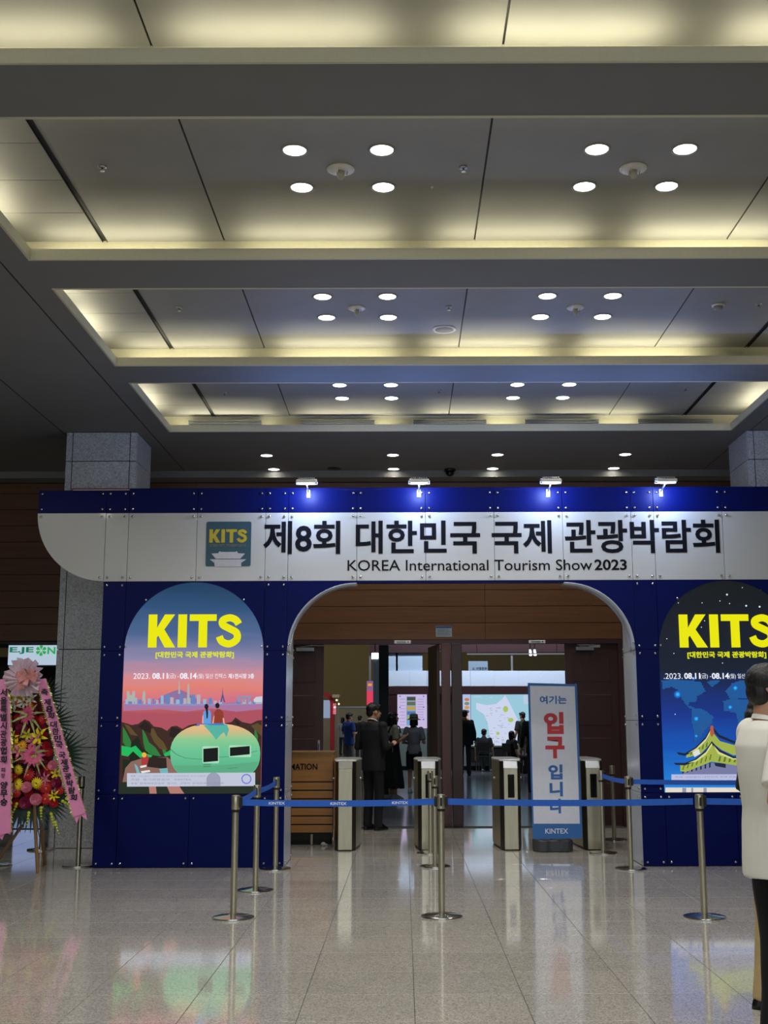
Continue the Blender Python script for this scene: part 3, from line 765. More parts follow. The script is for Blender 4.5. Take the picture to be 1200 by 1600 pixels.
random.seed(8); st = [(1097,942),(1136,929),(1166,946.5),(1187,948),(1101,970),(1096,980),(1053,1021),(1129,1036),(1055,1116),(1189,921),(1038,1060),(1042,998),(1140,943),(1125,939),(1160,918),(1060,942)]
A.poly('star', [blob(x, y, *(2 * [1.5 if i in (2, 3, 1) else .8]), 8) for i, (x, y) in enumerate(st)], '#dfe8f4')
# palace gate
G1 = '#9fb04a'; 
A.poly('gate_stone', [[(1062,1214),(1070,1206),(1112,1192),(1150,1192),(1235,1200),(1240,1216),(1062,1216)]], '#767aa0')
A.poly('gate_pillar', [[(x, 1210 - (x - 1062) * .22), (x, 1198 - (x - 1062) * .22), (x + 2.4, 1197 - (x - 1062) * .22), (x + 2.4, 1209 - (x - 1062) * .22)] for x in range(1066, 1112, 7)] + [[(1116,1192),(1134,1192),(1134,1200),(1118,1197)]], '#1c2440')
A.poly('gate_eaves', [[(1063,1205),(1063,1196),(1080,1190),(1100,1178),(1112,1162),(1125,1178),(1145,1187),(1200,1182),(1235,1192),(1225,1202),(1150,1196),(1112,1190),(1072,1206)], [(1072,1184),(1073,1178),(1090,1170),(1104,1158),(1112,1142),(1125,1158),(1146,1164),(1190,1160),(1210,1172),(1146,1180),(1128,1172),(1112,1160),(1095,1178)]], G1)
A.poly('gate_brackets', [[(1066 + k * 7, 1203 - k * 2.6), (1068 + k * 7, 1196 - k * 2.8), (1070 + k * 7, 1195 - k * 2.8), (1068 + k * 7, 1203 - k * 2.6)] for k in range(7)] + [[(1122 + k * 8, 1190 + k * .4), (1124 + k * 8, 1182 + k * .6), (1127 + k * 8, 1182 + k * .6), (1125 + k * 8, 1190 + k * .4)] for k in range(8)] + [[(1078 + k * 6, 1180 - k * 3), (1080 + k * 6, 1174 - k * 3.4), (1082 + k * 6, 1173 - k * 3.4), (1081 + k * 6, 1179 - k * 3)] for k in range(5)], '#5c7428')
A.poly('roof_edge', [[(1052,1192),(1070,1192),(1086,1186),(1102,1173),(1112,1158),(1124,1171),(1146,1182),(1200,1178),(1245,1188),(1245,1191),(1200,1181.5),(1146,1186),(1122,1176),(1112,1163),(1102,1178),(1086,1190),(1070,1196),(1056,1195)],
      [(1057,1175),(1070,1177),(1086,1168),(1102,1152),(1112,1134),(1124,1148),(1147,1158),(1190,1154),(1225,1168),(1225,1171),(1190,1157.5),(1147,1162),(1123,1152),(1112,1139),(1102,1157),(1086,1173),(1070,1181),(1060,1179)]], '#18203a')
A.poly('roof_light', [[(1075,1192),(1088,1187),(1103,1175),(1112,1161),(1113,1164),(1103,1179),(1088,1190)], [(1075,1177),(1088,1169),(1103,1154),(1112,1137),(1113,1140),(1103,1158),(1088,1172)], [(1114,1164),(1124,1175),(1146,1185),(1160,1184),(1160,1186),(1146,1187),(1122,1178)]], '#d3d888')
A.poly('gate_plaque', [[(1082,1175),(1092,1170),(1094,1178),(1085,1183)]], '#dcdcd4')
A.poly('gate_ridge', [[(1110,1134),(1114,1134),(1116,1146),(1112,1152),(1109,1146)]], '#b4583c')
A.poly('info_strip', [[(1049,1210),(1236,1209.5),(1236,1224),(1049,1224)]], '#b6badc')
text('주최  사단법인 대한민국 국제 관광박람회 조직위원회', pbox(1054, 1212, 1200, 1215.5, YB), YP - .03, em('#8084ac'), sc2, 'small_print', depth=.0004)
text('주관  경기관광공사  KINTEX', pbox(1054, 1218, 1150, 1221.5, YB), YP - .03, em('#6a6e9c'), sc2, 'small_print', depth=.0004)
A.poly('lit_footer', [[(1039.5,1230.5),(1239,1230.5),(1239,1238.5),(1039.5,1238.5)]], '#e0d8cc')
A.poly('lit_footer_bars', [[(1066,1231),(1072,1231),(1072,1238),(1066,1238)], [(1080,1231),(1083,1231),(1083,1238),(1080,1238)], [(1099,1231),(1104,1231),(1104,1238),(1099,1238)]], '#8c93a8')
poster_text(sc2, 0, 830)

# ------------------------------------------------------------------ floodlights on the header
M_LED = mat('led_white', '#e8f0ff', .5, grain=0, emit=6)
def flood(px, idx, label):
    p = at(px, 762, YB - .28)
    t = thing('led_floodlight', label, 'floodlight', (p.x, YB - .28, 3.995), 0, 'floodlights along the booth header')
    R = Matrix.Rotation(math.radians(14), 4, 'X')
    MB().box(-.105, .105, -.075, .075, .012, .045, R).build('housing', M_WHITEP, t, bevel=.004)
    f = MB()
    for k in range(9): f.box(-.085 + k * .02, -.078 + k * .02, -.06, .06, .045, .062, R)
    f.build('cooling_fins', M_ALU, t)
    MB().box(-.09, .09, -.062, .062, .006, .013, R).build('led_panel', M_LED, t)
    a = MB(); a.tube((0, .03, .0), (0, .285, -.05), .009, n=8); a.box(-.018, .018, .262, .278, -.10, -.02); a.tube((-.112, 0, .03), (-.112, .04, .0), .006, n=6).tube((.112, 0, .03), (.112, .04, .0), .006, n=6).tube((-.112, .04, 0), (.112, .04, 0), .006, n=6)
    a.build('bracket_arm', M_ALU, t)
    lamp('POINT', (p.x, YB - .26, 3.955), FLOOD_W, (.45, .60, 1.0), shadow_soft_size=.05)
    lamp('AREA', (p.x, YB - .28, 4.07), 9, (.22, .38, 1.0), (PI, 0, 0), shape='RECTANGLE', size=.2, size_y=.05)  # extra uplight added to tint the ceiling blue, no part of the floodlight
for i, (px, l) in enumerate(((479, 'leftmost of the four white floodlights above the header'), (655, 'second floodlight from the left above the header'), (861, 'third floodlight from the left above the header'), (1041, 'rightmost floodlight above the header'))): flood(px, i, l)

# ------------------------------------------------------------------ doors in the back wall
def X17(px, Y=YW): return at(px, 1100, Y).x
fr = MB()
fr.box(DX0 - .45, DX1, YW - .02, YW + .14, 2.60, DZ)
fr.box(X17(968), DX1 + .05, YW - .02, YW + .14, 0, 2.60); fr.box(DX0 - .50, DX0 - .40, YW - .02, YW + .14, 0, 2.60)
dfm = fr.build('trim_2', M_DOOR); tag(dfm, kind='structure')
MB().box(X17(690), X17(704), YW - .04, YW + .16, 0, 2.60).build('mullion', mat('mullion_red', '#50302c', .4), dfm, bevel=.004)
MB().box(X17(706), X17(722), YW - .07, YW + .16, 0, 2.60).build('mullion', mat('mullion_dark', '#33221f', .4), dfm, bevel=.004)
def door_leaf(name, w, loc, rz, flip):
    t = MB().box(0, w, 0, .045, .012, 2.595).build(name, M_DOOR, None, bevel=.002); t.location = loc; t.rotation_euler = (0, 0, rz); tag(t, kind='structure')
    zs = [(2.05, 2.48), (1.42, 1.86), (.78, 1.24), (.15, .60)]
    for z0, z1 in zs:
        m_ = MB(); m_.box(.12, w - .12, -.006, .0, z0, z1); m_.build('door_panel', mat('door_panel_wood', '#382020', .45, grain=.12, gscale=5, stretch=(4, 1, .3)), t, bevel=.003)
    h = MB(); hx_ = w - .06 if not flip else .06
    h.box(hx_ - .015, hx_ + .015, -.012, 0, 1.0, 1.22).build('handle_plate', M_ALU, t)
    MB().tube((hx_, -.04, 1.05), (hx_, -.04, 1.17), .008, n=8).build('door_handle', M_CHROME, t)
    c = MB(); cx = .16 if flip else w - .40; c.box(cx, cx + .26, -.05, -.006, 2.50, 2.55)
    c.tube((cx + .05, -.05, 2.555), (cx + .24, -.24, 2.565), .008, n=6).tube((cx + .24, -.24, 2.565), (cx + .42 if not flip else cx + .02, -.04, 2.575), .007, n=6)
    c.build('door_closer', M_ALU, t)
    return t
door_leaf('door_1', X17(505) - DX0 + .40, (DX0 - .40, YW + .03, 0), 0, False)
door_leaf('door_2', .80, (X17(690) - .02, YW + .06, 0), math.radians(180 - 82), False)
door_leaf('door_3', X17(968) - X17(885), (X17(885), YW + .03, 0), 0, True)
for px in (629, 839):
    p = at(px, 1007, YW - .03); t = thing('door_sensor', 'small white door sensor box above the %s doorway' % ('left' if px < 700 else 'right'), 'sensor', (p.x, YW - .02, 2.622))
    MB().box(-.12, .12, -.035, 0, -.022, .024).build('case', M_WHITEP, t, bevel=.004); MB().box(-.085, .05, -.037, -.034, -.012, .014).build('window', mat('sensor_grey', '#7d8a94', .2), t)
    MB().box(.07, .09, -.037, -.034, -.006, .01).build('indicator', M_BLACK, t)
p = at(929, 1006, YW); t = thing('door_plate', 'small pale label plate at the top of the closed right door', 'sign', (p.x, YW + .022, p.z - .03)); MB().box(-.085, .085, 0, .006, -.02, .02).build('plate', M_WHITEP, t)
b = pbox(681, 978, 706, 995, YW)
t = thing('notice_sheet', 'white paper notice with blue heading taped above the doors', 'notice', ((b[0] + b[2]) / 2, YW - .002, b[1]))
w, h = (b[2] - b[0]) / 2, b[3] - b[1]
MB().box(-w, w, -.002, 0, 0, h).build('sheet', mat('paper', '#8f9aa4', .6), t); MB().box(-w + .004, w - .004, -.004, -.002, h * .8, h - .004).build('heading', mat('paper_blue', '#2a4a80', .6), t)
ln = MB()
for k in range(4): ln.box(-w + .02, w - .02 - .03 * (k % 2), -.004, -.002, h * (.15 + .15 * k), h * (.15 + .15 * k) + .008)
ln.build('text_lines', mat('paper_grey', '#5c6a78', .6), t)

# ------------------------------------------------------------------ hall beyond the doors
hf = MB().box(-26, 26, 17.4, 70, -.12, 0).build('floor_hall', M_HALL); tag(hf, kind='structure')
MB().box(DX0 - .4, DX1, 17.40, 17.46, 0, .004).build('threshold', M_DARKM, hf)
M_HW = mat('hall_wall', '#857852', .8)
for nm, bx in (('wall_hall_back', (-26, 26, 62, 62.2, 0, 11)), ('wall_hall_left', (-26.2, -26, 17.8, 62, 0, 11)), ('wall_hall_right', (26, 26.2, 17.8, 62, 0, 11))):
    tag(MB().box(*bx).build(nm, M_HW), kind='structure')
tag(MB().box(-26, 26, 17.8, 62, 11, 11.2).build('ceiling_hall', mat('hall_dark', '#201f1c', .8)), kind='structure')
lamp('AREA', (-8, 52, 10.6), 420, (1, .82, .5), (math.radians(35), 0, 0), shape='RECTANGLE', size=10, size_y=3)
lamp('AREA', (1, 22, 10.5), 200, (.85, .92, 1), (0, 0, 0), shape='RECTANGLE', size=8, size_y=4)
lamp('AREA', (-8, 40, 10.6), 420, (.95, .95, .9), (0, 0, 0), shape='RECTANGLE', size=10, size_y=8)
YE = 37.0
bt = thing('exhibition_booth', 'white and dark red exhibition booth with map screen inside the hall', 'booth')
M_WINE = mat('wine_red', '#2c0810', .5)
def hbx(x0, y0, x1, y1, Y, d, name, m, parent, dy=0):
    b = pbox(x0, y0, x1, y1, Y); return MB().box(b[0], b[2], Y + dy, Y + dy + d, b[1], b[3]).build(name, m, parent)
hbx(578, 1003, 1010, 1020, YE, .3, 'top_fascia', M_WINE, bt)
M_FASC = mat('fascia_white', '#c8d2e4', .4)
xs_ = [667, 700, 735, 772, 810, 848, 886, 925, 965, 1010]
hbx(607, 1048, 640, 1072, YE, .2, 'fascia_panel', M_FASC, bt)
xs_ = [607, 640, 667, 700, 735, 772, 810, 848, 886, 925, 965, 1010]
for a, b_ in list(zip(xs_, xs_[1:]))[1:]: hbx(a + .3, 1048, b_ - .3, 1072, YE, .2, 'fascia_panel', M_FASC, bt)
hbx(607, 1020, 660, 1048, YE, .2, 'upper_panel', mat('fascia_grey', '#9fb0c4', .4), bt, .1)
for x_ in (578, 620, 700, 800, 900, 1005):
    q0 = at(x_, 1020, YE); MB().box(q0.x - .03, q0.x + .03, YE + .1, YE + .16, at(x_, 1072, YE).z, q0.z).build('upright', M_ALU, bt)
hbx(607, 1072, 1010, 1085, YE - .12, .2, 'red_beam', M_WINE, bt)
q0 = at(607, 1085, YE); q1 = at(620.5, 1085, YE); MB().box(q0.x, q1.x, YE - .1, YE, 0, q0.z).build('red_post', M_WINE, bt)
q1 = at(1010, 1072, YE); MB().box(q0.x, q1.x, YE + .08, YE + .14, 0, q1.z - .02).build('back_wall', mat('booth_dark', '#1e1c22', .5), bt)
hbx(620, 1138, 667, 1197, YE - .1, .1, 'counter_panel', mat('counter_grey', '#6d7a74', .5), bt)
hbx(724, 1166, 1010, 1197, YE - .1, .1, 'counter_panel', mat('counter_white', '#9aa0a8', .5), bt)
# list poster
def hscreen(x0, y0, x1, y1, label, color):
    t = thing('display_panel', label, 'display'); hbx(x0, y0, x1, y1, YE - .06, .135, 'picture', em(color, .9), t); return t
YL = YE - .07
def hpoly(name, polys, color, root, k): 
    mb = MB()
    for P in polys: mb.prism([(at(x, y, YL).x, at(x, y, YL).z) for x, y in P], YL - .003 * k - .002, YL - .003 * k)
    return mb.build(name, em(color, .9), root)
R4 = lambda x0, y0, x1, y1: [(x0, y0), (x1, y0), (x1, y1), (x0, y1)]
t1 = hscreen(621, 1085, 667, 1138, 'backlit pale pink panel with a column of small photos inside the hall', '#c3b6dc')
hpoly('photo_column', [R4(635, 1088, 650, 1134)], '#8d9db4', t1, 0)
random.seed(12)
for i, c in enumerate(('#3e4a44', '#5c6a50', '#b89a50', '#4870b0', '#8cb060', '#60a0d8')): hpoly('photo', [R4(636, 1089 + i * 7.5, 649, 1094.5 + i * 7.5)], c, t1, 1)
hpoly('text_line', [R4(625, y, 633, y + 1) for y in range(1092, 1134, 5)] + [R4(652, y, 662, y + 1) for y in range(1092, 1128, 4)], '#a894c8', t1, 0)
hpoly('marker', [R4(x, y, x + 2, y + 2) for x, y in ((624, 1087), (624, 1104), (661, 1087), (661, 1104), (661, 1123))], '#5468b8', t1, 1)
t2 = hscreen(724, 1085, 735, 1165, 'narrow backlit strip of food photos left of the large map', '#aebfe4')
for i, c in enumerate(('#c87850', '#7a8868', '#d89040', '#5a5048', '#d8a070', '#c07850')): hpoly('photo', [blob(729.5, 1093 + i * 6.3, 4, 2.6, 10)], c, t2, 0)
t3 = hscreen(737, 1085, 828, 1166, 'large backlit map screen with white land and pale blue sea', '#97c6d8')
hpoly('land', [[(744,1098),(760,1102),(775,1100),(785,1092),(789,1086),(797,1100),(806,1118),(816,1140),(818,1166),(770,1166),(765,1150),(762,1130),(756,1116),(744,1108)]], '#c9d2ea', t3, 0)
hpoly('green_area', [blob(790, 1108, 4.2, 5, 9), blob(798, 1125, 4.6, 3.4, 9), blob(778, 1146, 2.6, 2.6, 8)], '#a8bf58', t3, 1)
random.seed(2)
hpoly('road_line', [R4(x, y, x + w_, y + .6) for x, y, w_ in ((random.uniform(758, 808), random.uniform(1104, 1160), random.uniform(1.5, 5)) for _ in range(70)) if x < 775 + (y - 1086) * .5], '#8f97b0', t3, 1)
hpoly('map_note', [R4(740, 1088, 752, 1090), R4(818, 1086, 827, 1100), R4(764, 1089, 770, 1090.5)], '#b8c8dc', t3, 1)
lamp('AREA', (3.0, 34.5, 6.0), 520, (.8, .9, 1), (math.radians(62), 0, 0), shape='RECTANGLE', size=8, size_y=.4)
for px, py, lb in ((829, 1022, 'left of the pair'), (836, 1022, 'right of the pair')):
    p = at(px, py, 35); t = thing('spotlight', 'small lit spotlight under the red fascia in the hall, %s' % lb, 'spotlight', p)
    MB().tube((0, 0, 0), (0, .1, .12), .05, .04, n=12).build('can', M_WHITEP, t); MB().tube((0, -.02, -.02), (0, -.004, -.004), .045, n=12).build('bulb', M_LED, t); MB().tube((0, .1, .12), (0, .1, 11.0 - p.z), .012, n=6).build('stem', M_DARKM, t)
p = at(586, 1025, 30); t = thing('spotlight', 'bright white work light beside the pale column in the hall', 'spotlight', p)
MB().box(-.09, .09, 0, .08, -.08, .08).build('housing', M_WHITEP, t); MB().box(-.08, .08, -.01, 0, -.07, .07).build('bulb', mat('led_bright', '#ffffff', .5, grain=0, emit=9), t); MB().tube((0, .04, .08), (0, .04, 11.0 - p.z), .012, n=6).build('stem', M_DARKM, t)
t = thing('truss_rail', 'white lighting rail under the red fascia inside the hall', 'rail'); hbx(730, 1020.5, 884, 1023, 34.8, .05, 'rail', M_WHITEP, t)
for x_ in (745, 870): q0 = at(x_, 1021, 34.82); MB().tube(q0, (q0.x, q0.y, 11.0), .008, n=6).build('suspension_rod', M_DARKM, t)
t = thing('hall_sign', 'pale hanging sign panel seen through the right doorway', 'sign'); hbx(732, 1033, 762, 1048, 40, .1, 'board', mat('sign_pale', '#8fa4ba', .4), t)
for x_ in (736, 758): q0 = at(x_, 1034, 40.05); MB().tube(q0, (q0.x, q0.y, 11.0), .008, n=6).build('suspension_rod', M_DARKM, t)
text('도 여행문화', pbox(738, 1042.5, 761, 1047, 40), 39.99, M_INK, t, 'sign_text', depth=.004)
t = thing('pale_column', 'pale square column behind the black pillar inside the hall', 'column'); b = pbox(583, 1026, 592, 1100, 30); MB().box(b[0], b[2], 30, 30.3, 0, b[3]).build('shaft', mat('pale_blue_grey', '#8494a4', .4), t)
t = thing('black_pillar', 'black square pillar just behind the woman in the left doorway', 'pillar'); b = pbox(592, 1015, 607, 1100, 25); MB().box(b[0], b[2], 25, 25.3, .03, b[3] + .1).build('shaft', mat('pillar_black', '#0c0f10', .5), t, bevel=.006); MB().box(b[0] - .05, b[2] + .05, 24.95, 25.35, 0, .03).build('foot_plate', M_DARKM, t)
t = thing('light_banner', 'narrow magenta and purple lit banner beside the pale column', 'banner'); hbx(573, 1080, 583, 1102, 31, .04, 'lower_panel', em('#d8405c', .9), t); hbx(573, 1064, 583, 1080, 31, .04, 'upper_panel', em('#9a6a94', .7), t)
q0 = at(578, 1101, 31.05); MB().tube((q0.x, 31.05, 0), (q0.x, 31.05, q0.z + .3), .03, n=8).build('pole', M_DARKM, t); MB().lathe([(.25, 0), (.25, .02), (.05, .03)], (q0.x, 31.05, 0)).build('base', M_DARKM, t)
hpo = pbox(575, 1068, 581, 1072, 31); MB().box(hpo[0], hpo[2], 30.98, 30.995, hpo[1], hpo[3]).build('logo_patch', em('#e09840', .9), t)
t = thing('exhibition_booth', 'far booth with a red rounded arch at the left edge of the doorway', 'booth')
YF = 42.0; ar = []
for x, y in [(499, 1125), (499, 1100)] + blob(508, 1100, 11, 15, 12, 180, 360)[1:] + [(519, 1100), (519, 1135)]: q = at(x, y, YF); ar.append((q.x, q.z if y < 1120 else 0.0))
m_ = MB(); stroke(m_, ar, .14, YF, YF + .3); m_.build('red_arch', mat('arch_red', '#9c1e24', .4), t)
hbx(505, 1094, 516, 1122, YF + .3, .05, 'lit_wall', em('#9fb2d0', .6), t); hbx(520, 1099, 525, 1116, YF, .05, 'pink_panel', em('#e07890', .8), t)
hbx(519, 1085, 530, 1090, YF - .2, 1.1, 'roof_board', mat('booth_cream', '#a8987c', .5), t)
MB().box(at(528, 1100, YF).x, at(529, 1100, YF).x, YF, YF + .05, 0, 2.3).build('thin_post', M_ALU, t)
for px, py in ((526, 1094), (529.5, 1100), (523, 1105)):
    p = at(px, py, YF - .1); tt = thing('globe_lamp', '%s small warm globe lamp hanging at the far red-arched booth' % {1094: 'topmost', 1100: 'middle', 1105: 'lowest'}[py], 'lamp', p, 0, 'globe lamps at the far booth'); MB().ball((0, 0, 0), .03, u=10, v=8).build('globe', em('#ffe0a0', 3), tt, True); MB().tube((0, 0, .028), (0, 0, at(525, 1089, YF - .2).z - p.z + .02), .006, n=6).build('cord', M_DARKM, tt)
hp = MB(); 
for a, b_, z_ in ((-16, -9, 1.9), (-8.8, -4.5, 2.05), (-4.3, -1.5, 1.9)): pass
for a, b_, z_, lb in ((-9.5, -5.2, 1.95, 'far off-white low partition left of the crowd'), (-5.0, -1.6, 2.1, 'far off-white low partition behind the crowd')):
    t = thing('low_partition', lb, 'partition'); MB().box(a, b_, 56, 56.2, 0, z_).build('panel', mat('partition', '#8c8470', .6), t); MB().box(a, b_, 55.98, 56.22, z_, z_ + .05).build('top_rail', M_ALU, t)

# side doorway at far left: lit sign and an added glowing panel
b = pbox(12, 1008, 90, 1039, 18.6)
t = thing('lit_sign', 'white lit sign with green lettering above the far left doorway', 'sign')
MB().box(b[0], b[2], 18.6, 18.68, b[1], b[3]).build('light_box', em('#a9bccc', 1.0), t)
MB().box(b[0] - .02, b[2] + .02, 18.68, 18.76, b[1] - .02, b[3] + .02).build('case', M_DARKM, t)
MB().box(b[0] + .1, b[2] - .1, 18.66, 18.7, b[3], 2.76).build('hanger', M_DARKM, t)
text('E.JE', pbox(15, 1011, 53, 1022, 18.6), 18.597, em('#1f7a58', .8), t, weight=.03, depth=.004)
text('N', pbox(74, 1011, 87, 1022, 18.6), 18.597, em('#2fae50', .8), t, weight=.03, depth=.004)
m_ = MB()
for k in range(6):
    a = math.radians(60 * k + 30); c = at(64.5, 1016.5, 18.6); m_.prism([(c.x + math.cos(a + s_) * r_, c.z + math.sin(a + s_) * r_) for s_, r_ in ((0, .015), (.42, .06), (.25, .085), (-.25, .085), (-.42, .06))], 18.591, 18.597)
m_.build('flower_mark', em('#2fae50', .8), t)
tag(MB().box(LX0, LX1 + .4, 20.6, 20.7, 0, 2.6).build('wall_side_room', mat('side_room', '#3c3a34', .7)), kind='structure')
tag(MB().box(LX0, LX1 + .4, 17.75, 20.7, 2.76, 2.84).build('ceiling_side_room', mat('side_room', '#3c3a34', .7)), kind='structure')
b = pbox(22, 1180, 72, 1278, 20.4)
t = thing('display_panel', 'blue-white glowing panel added behind the wreath to brighten the far left doorway floor', 'display'); MB().box(b[0], b[2], 20.4, 20.46, .1, b[3]).build('picture', em('#a8bcf0', .6), t); MB().box(b[0] - .03, b[2] + .03, 20.46, 20.5, 0, b[3] + .03).build('frame', M_DARKM, t)  # glowing panel added for its gleam on the doorway floor

# ------------------------------------------------------------------ entry gates (turnstile cabinets)
def gate(px, label, reader, lean=0):
    X = at(px, 1330, 14.25).x
    t = thing('turnstile_gate', label, 'gate', (X, 14.25, 0), 0, 'steel turnstile gates in the doorway')
    H = 1.03; D = 1.15
    nose = MB(); nose.plan([(-.082, 0), (.082, 0), (.082, .12), (-.082, .12)], .012, H - .09)
    vs = [(-.082, .0, H - .09), (.082, 0, H - .09), (.12, .12, H - .01), (-.12, .12, H - .01)]
    nose.build('front_panel', M_STEEL, t, bevel=.004)
    sl = MB(); q = [sl.b.verts.new(v) for v in ((-.082, 0, H - .09), (.082, 0, H - .09), (.115, .10, H - .012), (-.115, .10, H - .012), (-.115, .14, H - .012), (.115, .14, H - .012), (-.082, .14, H - .09), (.082, .14, H - .09))]
    for f in ((0, 1, 2, 3), (3, 2, 5, 4), (1, 7, 5, 2), (0, 3, 4, 6)): sl.b.faces.new([q[i] for i in f])
    sl.build('sloped_cap', M_ALU if reader else mat('cap_grey', '#77766e', .4, metal=.5), t)
    st = MB()
    for s in (-1, 1): st.plan([(s * .083, .006), (s * .122, .11), (s * .122, .16), (s * .083, .16)][::s], .012, H - .012)
    st.build('dark_strip', M_STEELD, t)
    n = 10; right = [(.165 - .045 * (1 - math.sin(PI * i / n)), .11 + D * i / n) for i in range(n + 1)]
    pl = right + [(-x, y) for x, y in right[::-1]]
    MB().plan(pl, .03, H - .012).build('side_body', M_STEEL, t, False, bevel=.003)
    MB().plan([(x * .93, .13 + (y - .11) * .97) for x, y in pl], 0, .03).build('plinth', M_DARKM, t)
    MB().plan([(x * 1.02, y) for x, y in pl], H - .012, H + .006).build('top_lid', mat('lid_steel', '#c8c8c4', .3, metal=.7), t, bevel=.002)
    for s in (-1, 1): MB().tube((s * .158, .45, .81), (s * .17, .45, .81), .012, n=10).build('lock', M_CHROME, t)
    if reader:
        MB().box(-.035, .042, -.006, 0.002, .60, .87).build('card_reader', mat('reader_black', '#060607', .15), t, bevel=.003)
    return t
gate(539, 'steel turnstile gate beside the wooden information desk, without a card reader', False)
gate(670, 'steel turnstile gate with card reader behind the middle belt posts', True)
gate(800, 'steel turnstile gate with card reader left of the standing banner', True)
gate(930, 'steel turnstile gate with card reader right of the standing banner', True)

# ------------------------------------------------------------------ information desk
YI = 14.95; xa, xb = at(380, 1300, YI).x, at(519.5, 1300, YI).x
t = thing('information_desk', 'honey brown wooden information desk with horizontal slats behind the booth edge', 'desk')
zt = at(500, 1177, YI).z; zs = at(500, 1221, YI).z
MB().box(xa, xb, YI, YI + .55, zs, zt).build('top_board', M_DESK, t, bevel=.003)
MB().box(xa - .01, xb + .01, YI - .015, YI + .57, zt, zt + .02).build('counter_top', mat('desk_edge', '#8c6a44', .4), t)
MB().box(xa + .02, xb - .02, YI + .03, YI + .53, .05, zs).build('carcass', M_BLACK, t)
z0 = zs - .012
for k in range(6):
    MB().box(xa, xb, YI, YI + .03, z0 - .088, z0 - .002).build('slat', M_DESK, t, bevel=.002); z0 -= .102
MB().box(xa + .05, xb - .03, YI + .06, YI + .5, 0, .05).build('plinth', M_BLACK, t)
text('INFORMATION', pbox(420, 1193, 496, 1203, YI), YI - .0005, M_INK, t, weight=.02, depth=.003)
lg = MB(); lg.tube((at(487, 1310, YI).x, YI - .01, .006), (at(487, 1310, YI).x, YI - .01, .13), .02, n=12); lg.build('leg', M_STEEL, t)
p = at(506, 1322, 14.95)
t = thing('paper_scrap', 'small white crumpled paper scrap on the floor below the desk', 'litter', (p.x, 14.86, 0)); MB().ball((0, 0, .022), .03, .025, .022, 8, 6).build('crumple', M_WHITEP, t); MB().ball((.035, .01, .012), .02, .015, .012, 8, 6).build('corner', M_WHITEP, t)

# ------------------------------------------------------------------ standing banner
YN = 14.08
t = thing('standing_banner', 'tall blue-edged white standing banner with red and blue Korean words', 'banner')
def bq(x, y): p = at(x, y, YN); return (p.x, p.z)
MB().prism([bq(824.5, 1067), bq(901.5, 1069), bq(910, 1310), bq(832.5, 1311)], YN, YN + .006).build('blue_sheet', M_BLUEP, t)
MB().prism([bq(828, 1071.5), bq(898, 1072.5), bq(906, 1287), bq(834, 1287)], YN - .002, YN).build('white_field', M_BANW, t)
def bt_(s, x0, y0, x1, y1, m, wt): text(s, pbox(x0, y0, x1, y1, YN), YN - .002, m, t, 'banner_text', weight=wt, depth=.002)
bt_('여기는', 843.5, 1087, 885, 1100, M_BLUEP, .03)
bt_('입', 850, 1112.5, 880, 1147, M_RED, .05)
bt_('구', 852.5, 1151, 881.5, 1185, M_RED, .05)
bt_('입', 857, 1194.5, 878.5, 1218, M_BLUEP, .04)
bt_('니', 859, 1221.5, 879, 1244.5, M_BLUEP, .04)
bt_('다', 859.5, 1248, 879.5, 1271, M_BLUEP, .04)
bt_('KINTEX', 852, 1294.5, 887.5, 1302.5, M_BANW, .015)
pl = MB(); a0 = at(865, 1310, YN)
pl.tube((a0.x - .02, YN + .05, .13), (at(863, 1075, YN).x, YN + .03, at(863, 1075, YN).z), .010, n=8)
for (x, y) in ((825.5, 1068), (900.5, 1070), (909, 1309), (833.5, 1310)): q = bq(x, y); pl.tube((q[0], YN + .01, q[1]), (at(864, 1190, YN).x, YN + .035, at(864, 1190, YN).z), .005, n=6)
pl.build('cross_poles', M_DARKM, t)
MB().plan([(a0.x + x, YN + .02 + y) for x, y in ((-.22, .04), (-.17, -.04), (-.08, -.05), (-.05, -.03), (.05, -.03), (.08, -.05), (.17, -.04), (.23, .04), (.23, .22), (.17, .28), (-.17, .28), (-.22, .22))], 0, .135).build('water_base', mat('tank_grey', '#3c4046', .5), t, bevel=.012)
for (x, y) in ((833.5, 1309.5), (909, 1308.5), (900.5, 1069.5)):
    q = bq(x, y); MB().ball((q[0], YN - .004, q[1]), .008, u=8, v=6).build('grommet', M_CHROME, t)

# ------------------------------------------------------------------ belt barrier posts
pst = MB(); pst.tube((0, 0, .02), (0, 0, .80), .0255, n=20)
ME_POST = pst.mesh('post', M_STEEL, True)
ME_BASE = MB().lathe([(.160, .0), (.162, .006), (.160, .013), (.14, .019), (.05, .026), (.028, .034)], n=40).mesh('base', M_CHROME, True)
ME_HEAD = MB().lathe([(.033, .815), (.034, .82), (.034, .915), (.031, .922), (.01, .925)], n=20).mesh('head', M_STEEL, True)
ME_RING = MB().lathe([(.030, .795), (.031, .797), (.031, .813), (.030, .815)], n=20).mesh('black_ring', M_BLACK, True)
_b = MB(); _b.box(.030, .052, -.017, .017, .83, .91)
ME_CLIP = _b.mesh('belt_clip', M_BLACK, bevel=.003)
_b = MB(); _b.box(-.008, .008, -.0365, -.030, .835, .90)
ME_SLOT = _b.mesh('belt_slot', M_BLACK)
for me_ in (ME_POST, ME_BASE, ME_HEAD, ME_RING): me_.set_sharp_from_angle(angle=math.radians(40))
def foot(px, py):
    d = CM @ Vector(((px - PPX) / F, -(py - PPY) / F, -1.0)); k = -CH / d.z; return d.x * k, d.y * k
posts = {}
